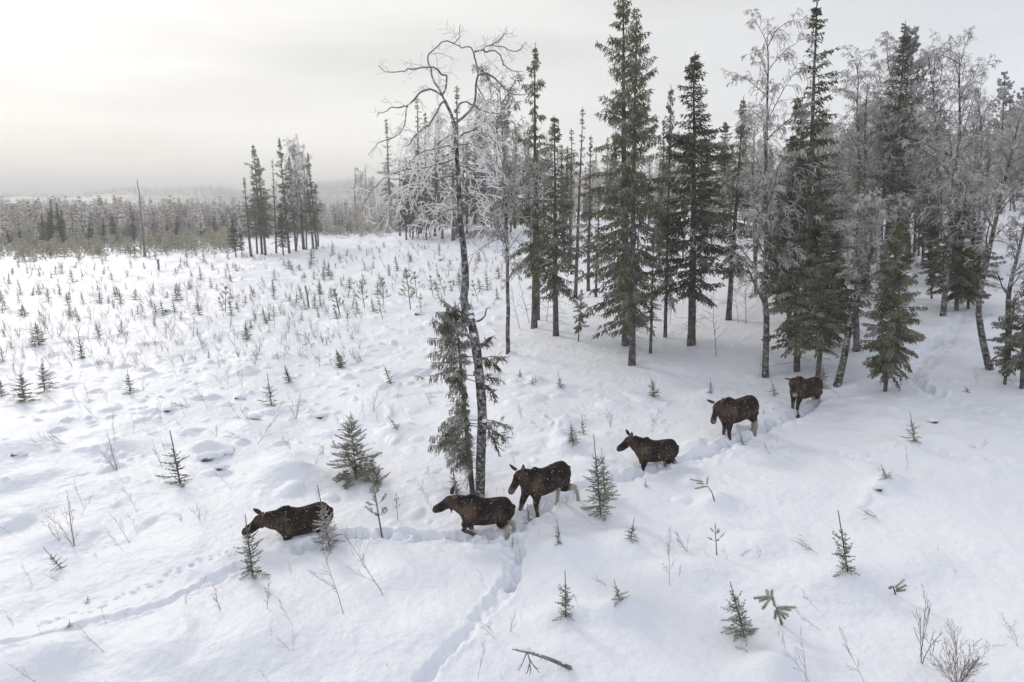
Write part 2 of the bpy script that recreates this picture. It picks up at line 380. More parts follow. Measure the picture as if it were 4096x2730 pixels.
M['bark'] = mk_bark('spruce_bark', [(.3, (.035, .03, .026)), (.5, (.075, .065, .057)), (.7, (.14, .125, .11))], 9, (.6, .6, .62), .25)
M['twig'] = mk_bark('bare_twigs', [(.3, (.045, .03, .026)), (.7, (.12, .085, .07))], 12, (.65, .65, .68), .35)
M['shoot'] = mk_bark('birch_shoots', [(.3, (.08, .05, .045)), (.7, (.20, .15, .135))], 12, (.68, .68, .7), .35)
M['frost'] = mk_bark('frosted_twigs', [(.3, (.13, .11, .10)), (.7, (.36, .33, .305))], 3, (.90, .88, .86), .85, thr=.52, ss=1.6)
M['frost_thick'] = mk_bark('rime_coated_twigs', [(.3, (.50, .455, .42)), (.7, (.80, .76, .72))], 6, (.90, .88, .87), .95, thr=.42)
M['birchbark'] = mk_bark('birch_bark', [(.42, (.028, .024, .022)), (.53, (.10, .09, .08)), (.62, (.34, .31, .29)), (.8, (.5, .47, .45))], 7, (.75, .75, .78), .22, sc=(1, 1, 1.3))
M['aspenbark'] = mk_bark('old_birch_bark', [(.38, (.018, .016, .014)), (.50, (.055, .048, .042)), (.57, (.24, .22, .20)), (.70, (.42, .38, .35))], 8, (.75, .75, .78), .2, sc=(1, 1, 1.1), bd=.05)
M['deadwood'] = mk_bark('dead_wood', [(.3, (.07, .06, .055)), (.7, (.20, .18, .165))], 10, (.75, .75, .78), .3)
def mk_snow(name, fine=True):
    m, nt, bs = mat(name, 1.0, .0)
    r, _ = noise_col(nt, .5, [(.3, (.79, .81, .87)), (.7, (.84, .86, .91))], src='Object')
    nt.links.new(r.outputs[0], bs.inputs['Base Color'])
    if fine: bump(nt, bs, 9, .02, .5, 6)
    return m
M['snow'] = mk_snow('snow_cap')

# ------------------------------------------------------------------ the snowfield, out to the hills
def build_ground():
    az = np.concatenate([np.linspace(-180, -52, 50)[:-1], np.linspace(-52, 52, 1050), np.linspace(52, 180, 50)[1:]])
    az = np.radians(az)
    rr = np.concatenate([[0.5, 2, 4, 6, 8], np.exp(np.linspace(math.log(9.5), math.log(46), 620)), np.exp(np.linspace(math.log(46.3), math.log(260), 330)), np.exp(np.linspace(math.log(264), math.log(5200), 110))])
    A, D = np.meshgrid(az, rr)
    X = D*np.sin(A); Y = D*np.cos(A)
    Z = ground(X, Y)
    n, k = X.shape
    i = np.arange(n-1)[:, None]*k+np.arange(k-1)[None]
    Q = np.stack([i, i+1, i+k+1, i+k], -1).reshape(-1, 4)[:, ::-1]
    m, nt, bs = mat('snow_ground', .55, .25)
    r, _ = noise_col(nt, .35, [(.3, (.79, .81, .87)), (.7, (.845, .865, .91))])
    g = nt.nodes.new('ShaderNodeNewGeometry'); ln = nt.nodes.new('ShaderNodeVectorMath'); ln.operation = 'LENGTH'; nt.links.new(g.outputs['Position'], ln.inputs[0])
    mr = nt.nodes.new('ShaderNodeMapRange'); mr.inputs[1].default_value = 430; mr.inputs[2].default_value = 600; nt.links.new(ln.outputs['Value'], mr.inputs[0])
    r2, _ = noise_col(nt, .0022, [(.42, (.10, .105, .10)), (.56, (.16, .165, .16)), (.68, (.8, .81, .83))], detail=3, sc=(.5, 1.6, 1))
    mx = nt.nodes.new('ShaderNodeMix'); mx.data_type = 'RGBA'
    nt.links.new(mr.outputs[0], mx.inputs['Factor']); nt.links.new(r.outputs[0], mx.inputs['A']); nt.links.new(r2.outputs[0], mx.inputs['B'])
    nt.links.new(mx.outputs['Result'], bs.inputs['Base Color'])
    bump(nt, bs, 4.5, .06, .9, 9)
    me = new_mesh('snow_ground', np.stack([X, Y, Z], -1).reshape(-1, 3), Q=Q, mats=[m])
    o = link('snow_ground', me); tag(o, kind='structure')
build_ground()

# ------------------------------------------------------------------ growth
def unit(a): return a/(np.linalg.norm(a, axis=-1, keepdims=True)+1e-9)
def grow(st, d, ln, r0, K, wig, grav, rng, tip=.25, up=0.):
    n = len(st); P = np.empty((n, K+1, 3)); Rr = np.empty((n, K+1)); P[:, 0] = st; d = unit(d)
    for i in range(K):
        d = unit(d+rng.normal(0, wig, (n, 3))+np.array([0, 0, -1.])*grav*((i+1)/K)+np.array([0, 0, 1.])*up*((i+1)/K))
        P[:, i+1] = P[:, i]+d*(ln/K)[:, None]
    t = np.linspace(0, 1, K+1)
    Rr[:] = r0[:, None]*(1-(1-tip)*t)[None]
    return P, Rr
def spawn(P, Rr, m, t0, t1, ang, lr, rng, rr=.6, flat=0.):
    n, K1, _ = P.shape; K = K1-1
    t = t0+(t1-t0)*(np.arange(m)[None]+rng.random((n, m)))/m
    f = np.clip(t*K, 0, K-1e-4); i = f.astype(int); fr = (f-i)[..., None]; ii = np.arange(n)[:, None]
    p = P[ii, i]*(1-fr)+P[ii, i+1]*fr
    d = unit(P[ii, i+1]-P[ii, i])
    seglen = np.linalg.norm(P[:, 1:]-P[:, :-1], axis=2).sum(1)
    q = rng.normal(0, 1, (n, m, 3)); q[..., 2] *= (1-flat)
    q = unit(q-d*(q*d).sum(-1, keepdims=True))
    a = np.radians(ang)*(.7+.6*rng.random((n, m)))[..., None]
    nd = d*np.cos(a)+q*np.sin(a)
    ln = seglen[:, None]*lr*(1.15-.75*t)*(.6+.8*rng.random((n, m)))
    r = (Rr[ii, i]*(1-fr[..., 0])+Rr[ii, i+1]*fr[..., 0])*rr
    return p.reshape(-1, 3), nd.reshape(-1, 3), ln.ravel(), r.ravel()

def merge(name, items, mats):
    o = MB(); n0 = 0
    for b, off in items:
        o.v += b.v; o.q += [q+n0 for q in b.q]; o.t += [t+n0 for t in b.t]; o.qi += [x+off for x in b.qi]; o.ti += [x+off for x in b.ti]; n0 += b.n
    return o.mesh(name, mats)
def trunk_line(H, r0, rng, bend=.0, K=14, wob=.004, base_sink=.5):
    z = np.linspace(0, 1, K+1); P = np.zeros((1, K+1, 3)); P[0, :, 2] = z*(H+base_sink)-base_sink
    a = rng.uniform(0, 6.28)
    P[0, :, 0] = math.cos(a)*bend*H*np.sin(z*math.pi)+np.cumsum(rng.normal(0, wob*H/4, K+1)); P[0, :, 1] = math.sin(a)*bend*H*np.sin(z*math.pi)+np.cumsum(rng.normal(0, wob*H/4, K+1))
    P[0, :, :2] -= P[0, 0, :2]*(1-z)[:, None]; P[0, :, :2] -= P[0, -1, :2]*z[:, None]
    Rr = (r0*(1-z)**.85+.012)[None]; Rr[0, 0] *= 1.25
    return P, Rr
def on_trunk(P, z):
    H = P[0, :, 2]; return np.stack([np.interp(z, H, P[0, :, 0]), np.interp(z, H, P[0, :, 1]), z], -1)

def spruce(H, cb, Rm, seed, droop=.35, r0=None, step=.34, nb=5, tw=.13, tl=.34, el=.22, er=.028, gap=.22, matn='needle', one_side=None, dead=30, prof=.8, lump=.35, pads=0):
    rng = np.random.default_rng(seed)
    r0 = r0 or H*.0095+.03
    TP, TR = trunk_line(H, r0, rng)
    mt = MB(); mt.chains(TP, TR, 9)
    zs = []; z = cb*H
    while z < H-.15:
        zs.append(z); z += 1.04*step*rng.uniform(.7, 1.3)*(1.0 if z < H*.9 else .6)
    ST = []; DR = []; LN = []; TT = []
    ph = rng.uniform(0, 6.28, 6); az0 = 0
    for z in zs:
        t = (z-cb*H)/(H-cb*H)
        env = Rm*min(1, (1-t)*1.02+.02)**prof*min(1, .55+t*3.5)
        env *= 1-lump*.5+lump*(.5+.5*math.sin(z*1.7+ph[0]))*.6+lump*.4*rng.random()
        n = max(3, int(nb+rng.integers(-1, 2)))
        az0 += rng.uniform(.3, 1.6)
        for j in range(n):
            if rng.random() < gap+.10: continue
            a = az0+j*6.283/n+rng.normal(0, .25)
            l = 1.42*env*rng.uniform(.42, 1.15)*(1+lump*.5*math.sin(a*2+z*.8+ph[1]))
            if one_side is not None:
                c = math.cos(a-one_side); k1 = (.10+1.05*max(0, c)**.7) if c > -.2 else .05; l *= k1*(1-t**2)+.8*t**2
            l = max(l, .12)
            e = R_(-22+58*t+rng.normal(0, 10))
            ST.append((0, 0, z+rng.uniform(-.1, .1))); DR.append((math.cos(a)*math.cos(e), math.sin(a)*math.cos(e), math.sin(e))); LN.append(l); TT.append(t)
    ST = np.array(ST); ST = on_trunk(TP, ST[:, 2]); DR = np.array(DR); LN = np.array(LN); TT = np.array(TT)
    K = 6
    BP, BR = grow(ST, DR, LN, .008+.011*LN, K, .07, droop*.35, rng, tip=.3, up=droop*.30)
    mb = MB(); mb.chains(BP, BR, 3)
    fo = MB()
    # twigs both sides of each branch, drooping
    allA = []; allB = []; allR = []
    for i in range(len(BP)):
        l = LN[i]; m = max(3, int(l/tw))
        t = np.linspace(.12, 1.0, m)+rng.uniform(-.03, .03, m); t = np.clip(t, .05, 1)
        f = np.clip(t*K, 0, K-1e-4); ix = f.astype(int); fr = (f-ix)[:, None]
        p = BP[i, ix]*(1-fr)+BP[i, ix+1]*fr; d = unit(BP[i, ix+1]-BP[i, ix])
        side = unit(np.cross(d, [0, 0, 1.]))
        for sgn in (-1, 1):
            ang = rng.uniform(.55, 1.05, m)[:, None]
            dd = unit(d*np.cos(ang)+side*sgn*np.sin(ang)+np.array([0, 0, -1.])*rng.uniform(.05, .55+droop, (m, 1)))
            sz = .35+.65*min(1, l/.8)
            L2 = np.minimum(tl*(1.25-.85*t)*(.35+.65*min(1, l/1.2)), .6)*rng.uniform(.6, 1.3, m)
            q = p+dd*L2[:, None]
            allA.append(p); allB.append(q); allR.append(np.full(m, er))
            for k in range(3):                    # sub twigs
                s = rng.uniform(.25, .95, (m, 1)); pp = p+(q-p)*s
                hd = unit(dd+rng.normal(0, .55, (m, 3))+np.array([0, 0, -1.])*(.35+droop*1.3))
                allA.append(pp); allB.append(pp+hd*(1.15*el*sz*rng.uniform(.5, 1.3, (m, 1)))); allR.append(np.full(m, er*.85))
        hd = unit(d+rng.normal(0, .35, (m, 3))+np.array([0, 0, .15]))
        allA.append(p); allB.append(p+hd*el*.8*sz); allR.append(np.full(m, er*.9*(.5+.5*sz)))
    # top leader tuft
    zt = np.linspace(H*.93, H, 14); pt = on_trunk(TP, zt); a = rng.uniform(0, 6.28, 14)
    allA.append(pt); allB.append(pt+np.stack([np.cos(a)*.10, np.sin(a)*.10, np.full(14, .14)], -1)); allR.append(np.full(14, er*.6))
    fo.spindles(np.concatenate(allA), np.concatenate(allB), np.concatenate(allR))
    if pads:
        for _ in range(pads):
            i = rng.integers(len(BP)); k = rng.integers(2, K+1); c = BP[i, k]+np.array([0, 0, .04])
            fo.blob(c, rng.uniform(.07, .16), rng.uniform(.07, .16), .05, m=1, rng=rng)
    if dead:
        z = rng.uniform(.06, max(cb+.12, .2), dead)*H; a = rng.uniform(0, 6.28, dead); l = Rm*rng.uniform(.3, .85, dead)
        P2, R2 = grow(on_trunk(TP, z), np.stack([np.cos(a), np.sin(a), np.full(dead, -.1)], -1), l, np.full(dead, .011), 5, .13, .18, rng)
        mb.chains(P2, R2, 3)
        s, d, l2, r2 = spawn(P2, R2, 6, .2, 1, 50, .4, rng)
        P3, R3 = grow(s, d, l2, np.maximum(r2, .005), 3, .2, .15, rng); mb.chains(P3, R3, 3)
    parts = [('trunk', mt.mesh('spruce_trunk', [M['bark']])), ('crown', merge('spruce_crown', [(mb, 0), (fo, 1)], [M['twig'], M[matn], M['snow']]))]
    o = thing('spruce_tree', parts); o['_H'] = H
    return o

def birch(H, seed, r0=None, cb=.3, spread=.28, m1=20, m2=9, m3=7, m4=5, weep=.5, tw=.0095, frost='frost', line=None, barkm='birchbark', bend=.012, thin=1., ang=48, name='frosted_birch', l1=None):
    rng = np.random.default_rng(seed); r0 = r0 or H*.009+.02
    if line is None: TP, TR = trunk_line(H, r0, rng, bend=bend, wob=.012)
    else:
        TP = np.array(line, float)[None]; K = TP.shape[1]; TR = (r0*(1-np.linspace(0, 1, K))**.8+.015)[None]; TR[0, 0] *= 1.2
    mt = MB(); mt.chains(TP, TR, 9)
    lm = MB(); fb = MB()
    s, d, l, r = spawn(TP, TR, m1, cb, .99, ang, spread, rng, .45)
    d = unit(d+np.array([0, 0, .5])); P1, R1 = grow(s, d, l if l1 is None else l*l1, np.clip(r, .02, .09), 7, .14, weep*.28, rng, tip=.25)
    lm.chains(P1, R1, 5)
    s, d, l, r = spawn(P1, R1, m2, .12, 1, 48, .42, rng, .6); P2, R2 = grow(s, d, l, np.clip(r, .010, .03), 5, .2, weep*.45, rng)
    lm.chains(P2, R2, 3)
    s, d, l, r = spawn(P2, R2, m3, .1, 1, 50, .55, rng, .6); P3, R3 = grow(s, d, np.clip(l, .15, 1.2), np.full(len(l), tw*1.25), 4, .18, weep*.8, rng, tip=.7)
    fb.chains(P3, R3, 3)
    if m4:
        s, d, l, r = spawn(P3, R3, m4, .1, 1, 45, .55, rng, .6); P4, R4 = grow(s, d, np.clip(l, .12, .6), np.full(len(l), tw), 2, .18, weep*.9, rng, tip=.7)
        fb.chains(P4, R4, 3)
    o = thing(name, [('trunk', mt.mesh('birch_trunk', [M[barkm]])), ('crown', merge('birch_crown', [(lm, 0), (fb, 1)], [M['twig'], M[frost]]))])
    o['_H'] = H
    return o

def pine(H, seed, cb=.45, Rm=2.6, r0=None, matn='pine', er=.05):
    rng = np.random.default_rng(seed); r0 = r0 or H*.011+.03
    TP, TR = trunk_line(H, r0, rng, wob=.008); mt = MB(); mt.chains(TP, TR, 8)
    zs = np.arange(cb*H, H-.1, .42); ST = []; DR = []; LN = []
    for z in zs:
        t = (z-cb*H)/(H-cb*H); l = Rm*min(1, (1-t)*1.25+.05)**.65*min(1, .5+3*t)
        for j in range(5):
            if rng.random() < .2: continue
            a = rng.uniform(0, 6.28); e = R_(0+50*t+rng.normal(0, 10)); ST.append(z); DR.append((math.cos(a)*math.cos(e), math.sin(a)*math.cos(e), math.sin(e))); LN.append(l*rng.uniform(.5, 1.15))
    BP, BR = grow(on_trunk(TP, np.array(ST)), np.array(DR), np.array(LN), .012+.012*np.array(LN), 6, .12, 0, rng, up=.12)
    mb = MB(); mb.chains(BP, BR, 4)
    s, d, l, r = spawn(BP, BR, 8, .3, 1, 45, .35, rng); P2, R2 = grow(s, d, l, np.clip(r, .006, .02), 3, .15, 0, rng, up=.2); mb.chains(P2, R2, 3)
    fo = MB()
    s, d, l, r = spawn(P2, R2, 4, .3, 1, 35, .5, rng); e = s+unit(d+np.array([0, 0, .4]))*np.clip(l, .12, .35)[:, None]
    fo.spindles(s, e, er)
    for k in range(3):
        q = s+(e-s)*rng.uniform(.2, .9, (len(s), 1)); fo.spindles(q, q+unit(rng.normal(0, 1, s.shape)+unit(e-s)*1.2)*.15, er*.6)
    o = thing('pine_tree', [('trunk', mt.mesh('pine_trunk', [M['bark']])), ('crown', merge('pine_crown', [(mb, 0), (fo, 1)], [M['twig'], M[matn]]))]); o['_H'] = H
    return o

def spruce_sapling(seed, H=1.2, Rm=.42, leader=.3, whorls=7, nb=6, er=.012, dens=.055, matn='needle_sap', one=False, pads=0):
    rng = np.random.default_rng(seed)
    TP, TR = trunk_line(H, .011*H/1.2+.002, rng, wob=.01, K=8, base_sink=.12); mt = MB(); TR = np.maximum(TR*.7, .006); mt.chains(TP, TR, 5)
    ST = []; DR = []; LN = []
    top = H*(1-leader)
    # interwhorl twigs and whorls
    zs = np.linspace(.04*H, top, whorls)
    for i, z in enumerate(zs):
        t = z/top; env = 1.15*Rm*(1.02-t*.72)*(.8 if i == 0 else 1)
        n = nb if i < whorls-1 else 4
        a0 = rng.uniform(0, 6.28)
        for j in range(n):
            if rng.random() < .12: continue
            a = a0+j*6.283/n+rng.normal(0, .2); e = R_(-8+55*t**2+rng.normal(0, 6))
            ST.append(z+rng.uniform(-.02, .02)); DR.append((math.cos(a)*math.cos(e), math.sin(a)*math.cos(e), math.sin(e))); LN.append(env*rng.uniform(.45, 1.3))
        if i < whorls-1:
            for j in range(int(nb*.7)):
                a = rng.uniform(0, 6.28); e = R_(rng.uniform(-5, 35)); zz = z+(zs[1]-zs[0])*rng.uniform(.2, .8)
                ST.append(zz); DR.append((math.cos(a)*math.cos(e), math.sin(a)*math.cos(e), math.sin(e))); LN.append(env*rng.uniform(.3, .55))
    K = 5
    BP, BR = grow(on_trunk(TP, np.array(ST)), np.array(DR), np.array(LN), np.full(len(LN), er*.9), K, .05, .05, rng, up=.12, tip=.55)
    fo = MB(); fo.chains(BP, BR, 4)
    A = []; B = []
    for i in range(len(BP)):
        l = LN[i]; m = max(1, int(l*.8/dens)); t = np.linspace(.25, .93, m)
        f = np.clip(t*K, 0, K-1e-4); ix = f.astype(int); fr = (f-ix)[:, None]; p = BP[i, ix]*(1-fr)+BP[i, ix+1]*fr; d = unit(BP[i, ix+1]-BP[i, ix])
        side = unit(np.cross(d, [0, 0, 1.]))
        for sg in (-1, 1):
            a = rng.uniform(.6, 1.0, (m, 1)); q = unit(d*np.cos(a)+side*sg*np.sin(a)+rng.normal(0, .12, (m, 3)))
            A.append(p); B.append(p+q*(l*.36*(1.15-t)[:, None]*rng.uniform(.6, 1.3, (m, 1))+.02))
    if A: fo.spindles(np.concatenate(A), np.concatenate(B), er*.85, mid=.5)
    zt = np.linspace(top*.9, H, 3); fo.chains(on_trunk(TP, zt)[None], np.array([[er*.8, er*.75, er*.5]]), 4)
    for _ in range(pads):
        i = rng.integers(len(BP)); c = BP[i, rng.integers(2, K+1)]+np.array([0, 0, .02]); fo.blob(c, rng.uniform(.04, .09), rng.uniform(.04, .09), .035, m=1, rng=rng, seg=8, rings=5)
    tm, fm = mt.mesh('sapling_stem', [M['twig']]), fo.mesh('sapling_foliage', [M[matn], M['snow']])
    if one:
        m2 = MB(); m2.v = mt.v+[v for v in fo.v]; n0 = sum(len(v) for v in mt.v)
        m2.q = mt.q+[q+n0 for q in fo.q]; m2.qi = [np.zeros(len(q), int) for q in mt.q]+[x+1 for x in fo.qi]; m2.t = [t+n0 for t in fo.t]; m2.ti = [x+1 for x in fo.ti]
        o = thing('spruce_sapling', [('x', m2.mesh('spruce_sapling', [M['twig'], M[matn], M['snow']]))])
    else: o = thing('spruce_sapling', [('stem', tm), ('foliage', fm)])
    o['_H'] = H
    return o
def pine_sapling(seed, H=1.7, whorls=4, l0=.48, er=.022, one=False, sparse=0, first=.3, matn='pine_yellow'):
    rng = np.random.default_rng(seed)
    TP, TR = trunk_line(H, .02, rng, wob=.006, K=8, base_sink=.15); mt = MB(); TR = np.maximum(TR*.8, .009); mt.chains(TP, TR, 5)
    fo = MB(); A = []; B = []
    zs = np.linspace(first*H, H*.86, whorls); ST = []; DR = []; LN = []
    for i, z in enumerate(zs):
        n = 5-sparse if i < whorls-1 else 4
        a0 = rng.uniform(0, 6.28)
        for j in range(n):
            if rng.random() < .15: continue
            a = a0+j*6.283/n+rng.normal(0, .25); e = R_(12+38*(i/(whorls-1))+rng.normal(0, 6))
            ST.append(z); DR.append((math.cos(a)*math.cos(e), math.sin(a)*math.cos(e), math.sin(e))); LN.append(l0*(1.05-.72*(i/(whorls-1)))*rng.uniform(.7, 1.2))
    BP, BR = grow(on_trunk(TP, np.array(ST)), np.array(DR), np.array(LN), np.full(len(LN), .008), 5, .06, .03, rng, up=.25)
    mt.chains(BP, BR, 3)
    P2, R2 = BP[:, 2:], BR[:, 2:]*0+er; R2 = R2*np.array([.6, 1, 1, .5])[None]; fo.chains(P2, R2, 5)
    s, d, l, r = spawn(BP, BR, 3, .45, .95, 40, .3, rng); e = s+unit(d+np.array([0, 0, .3]))*np.clip(l, .08, .3)[:, None]; fo.spindles(s, e, er*1.1, mid=.6)
    zt = np.linspace(H*.72, H, 5); pt = on_trunk(TP, zt); fo.chains(pt[None], np.array([[er*.8, er, er, er, er*.4]]), 5)
    # needle brush
    src = np.concatenate([P2[:, :-1].reshape(-1, 3), s, pt[:-1]]); dst = np.concatenate([P2[:, 1:].reshape(-1, 3), e, pt[1:]])
    for k in range(12):
        u = src+(dst-src)*rng.random((len(src), 1)); q = unit(unit(dst-src)*.9+rng.normal(0, .6, src.shape)); fo.spindles(u, u+q*er*2.6, .004)
    if one:
        m2 = MB(); n0 = sum(len(v) for v in mt.v); m2.v = mt.v+fo.v; m2.q = mt.q+[q+n0 for q in fo.q]; m2.qi = [np.zeros(len(q), int) for q in mt.q]+[x+1 for x in fo.qi]; m2.t = [t+n0 for t in fo.t]; m2.ti = [x+1 for x in fo.ti]
        o = thing('young_pine', [('x', m2.mesh('young_pine', [M['twig'], M[matn]]))])
    else: o = thing('young_pine', [('stem', mt.mesh('pine_stem', [M['twig']])), ('foliage', fo.mesh('pine_brush', [M[matn]]))])
    o['_H'] = H
    return o
def shoot(seed, H=1., n0=1, m1=7, m2=4, spread=.18, r=.0075, matn='shoot', ang=32, name='bare_birch_shoot', lr=.38, wig=.06):
    rng = np.random.default_rng(seed)
    a = rng.uniform(0, 6.28, n0); st = np.zeros((n0, 3)); st[:, 2] = -.08; sp = spread if n0 > 1 else .02
    d = np.stack([np.cos(a)*sp, np.sin(a)*sp, np.ones(n0)], -1)
    ln = (H+.08)*np.where(np.arange(n0) == 0, 1., rng.uniform(.6, .95, n0))
    P0, R0 = grow(st, d, ln, np.full(n0, r), 8, wig, 0, rng, tip=.3)
    mb = MB(); mb.chains(P0, R0, 4)
    s, d, l, q = spawn(P0, R0, m1, .2, .97, ang, lr, rng, .65); P1, R1 = grow(s, d, l, np.maximum(q, .0042), 5, .09, 0, rng, up=.12, tip=.5); mb.chains(P1, R1, 3)
    s, d, l, q = spawn(P1, R1, m2, .2, .97, 32, .42, rng, .65); P2, R2 = grow(s, d, l, np.full(len(l), .0034), 3, .1, 0, rng, up=.1, tip=.7); mb.chains(P2, R2, 3)
    o = thing(name, [('x', mb.mesh(name, [M[matn]]))]); o['_H'] = H
    return o

# ------------------------------------------------------------------ moose
def loft(mb, pts, rad, n=16):
    """rings along pts; rad = list of (side, up)"""
    P = np.array(pts, float); k = len(P)
    d = np.empty_like(P); d[1:-1] = P[2:]-P[:-2]; d[0] = P[1]-P[0]; d[-1] = P[-1]-P[-2]; d = unit(d)
    side = np.cross([0, 0, 1.], d)
    bad = np.linalg.norm(side, axis=1) < .25; side[bad] = [0, 1, 0]
    side = unit(side); up = unit(np.cross(d, side))
    V = []
    for i in range(k):
        a, b = rad[i]
        for j in range(n):
            t = j*2*math.pi/n; V.append(P[i]+side[i]*math.cos(t)*a+up[i]*math.sin(t)*b)
    V = V+[P[0], P[-1]]; Q = []; T = []
    for i in range(k-1):
        for j in range(n): j2 = (j+1) % n; Q.append([i*n+j, i*n+j2, (i+1)*n+j2, (i+1)*n+j])
    for j in range(n): j2 = (j+1) % n; T.append([k*n, j2, j]); T.append([k*n+1, (k-1)*n+j, (k-1)*n+j2])
    mb.add(np.array(V), T=T, Q=Q)
def seglerp(pts, rad, m=3):
    P = np.array(pts, float); Rr = np.array(rad, float); t = np.arange(len(P)); tt = np.linspace(0, len(P)-1, (len(P)-1)*m+1)
    Q = np.stack([np.interp(tt, t, P[:, i]) for i in range(3)], 1); Q2 = Q.copy(); Q2[1:-1] = .5*Q[1:-1]+.25*(Q[:-2]+Q[2:])
    S_ = np.stack([np.interp(tt, t, Rr[:, i]) for i in range(2)], 1)
    return Q2, S_
def fur_material(name='moose_fur'):
    m, nt, bs = mat(name, .85, .12)
    at = nt.nodes.new('ShaderNodeAttribute'); at.attribute_name = 'coat'
    tc = nt.nodes.new('ShaderNodeTexCoord')
    nz = nt.nodes.new('ShaderNodeTexNoise'); nz.inputs['Scale'].default_value = 38; nz.inputs['Detail'].default_value = 5; nt.links.new(tc.outputs['Object'], nz.inputs['Vector'])
    mr = nt.nodes.new('ShaderNodeMapRange'); mr.inputs[1].default_value = .3; mr.inputs[2].default_value = .7; mr.inputs[3].default_value = .6; mr.inputs[4].default_value = 1.5; nt.links.new(nz.outputs['Fac'], mr.inputs[0])
    sc = nt.nodes.new('ShaderNodeVectorMath'); sc.operation = 'SCALE'; nt.links.new(at.outputs['Color'], sc.inputs[0]); nt.links.new(mr.outputs[0], sc.inputs['Scale'])
    # snow flakes caught in the coat
    def flakes(scale, r):
        v = nt.nodes.new('ShaderNodeTexVoronoi'); v.inputs['Scale'].default_value = scale; nt.links.new(tc.outputs['Object'], v.inputs['Vector'])
        sep = nt.nodes.new('ShaderNodeSeparateXYZ'); nt.links.new(v.outputs['Color'], sep.inputs[0])
        k = nt.nodes.new('ShaderNodeMath'); k.operation = 'MULTIPLY'; nt.links.new(sep.outputs[0], k.inputs[0]); k.inputs[1].default_value = r
        c = nt.nodes.new('ShaderNodeMath'); c.operation = 'LESS_THAN'; nt.links.new(v.outputs['Distance'], c.inputs[0]); nt.links.new(k.outputs[0], c.inputs[1]); return c
    c1 = flakes(11, .15); c2 = flakes(26, .26)
    mxm = nt.nodes.new('ShaderNodeMath'); mxm.operation = 'MAXIMUM'; nt.links.new(c1.outputs[0], mxm.inputs[0]); nt.links.new(c2.outputs[0], mxm.inputs[1])
    nk = nt.nodes.new('ShaderNodeTexNoise'); nk.inputs['Scale'].default_value = 3.0; nt.links.new(tc.outputs['Object'], nk.inputs['Vector'])
    gk = nt.nodes.new('ShaderNodeMath'); gk.operation = 'GREATER_THAN'; gk.inputs[1].default_value = .49; nt.links.new(nk.outputs['Fac'], gk.inputs[0])
    m0 = nt.nodes.new('ShaderNodeMath'); m0.operation = 'MULTIPLY'; nt.links.new(c2.outputs[0], m0.inputs[0]); nt.links.new(gk.outputs[0], m0.inputs[1]); nt.links.new(m0.outputs[0], mxm.inputs[1])
    mx = nt.nodes.new('ShaderNodeMix'); mx.data_type = 'RGBA'; nt.links.new(mxm.outputs[0], mx.inputs['Factor']); nt.links.new(sc.outputs[0], mx.inputs['A']); mx.inputs['B'].default_value = (.50, .47, .44, 1)
    nt.links.new(mx.outputs['Result'], bs.inputs['Base Color'])
    b = nt.nodes.new('ShaderNodeBump'); b.inputs['Distance'].default_value = .02; b.inputs['Strength'].default_value = .6; nt.links.new(nz.outputs['Fac'], b.inputs['Height']); nt.links.new(b.outputs[0], bs.inputs['Normal'])
    bs.inputs['Sheen Weight'].default_value = .22; bs.inputs['Sheen Roughness'].default_value = .4; bs.inputs['Sheen Tint'].default_value = (.7, .42, .28, 1)
    return m
M['fur'] = fur_material()
m, nt, bs = mat('moose_ear_lining', .9, .1); bs.inputs['Base Color'].default_value = (.15, .125, .10, 1); M['earin'] = m
m, nt, bs = mat('moose_ear_back', .9, .1); bs.inputs['Base Color'].default_value = (.05, .035, .026, 1); M['earback'] = m
m, nt, bs = mat('moose_eye', .15, .6); bs.inputs['Base Color'].default_value = (.01, .008, .006, 1); M['eye'] = m
m, nt, bs = mat('moose_hoof', .5, .3); bs.inputs['Base Color'].default_value = (.03, .026, .024, 1); M['hoof'] = m

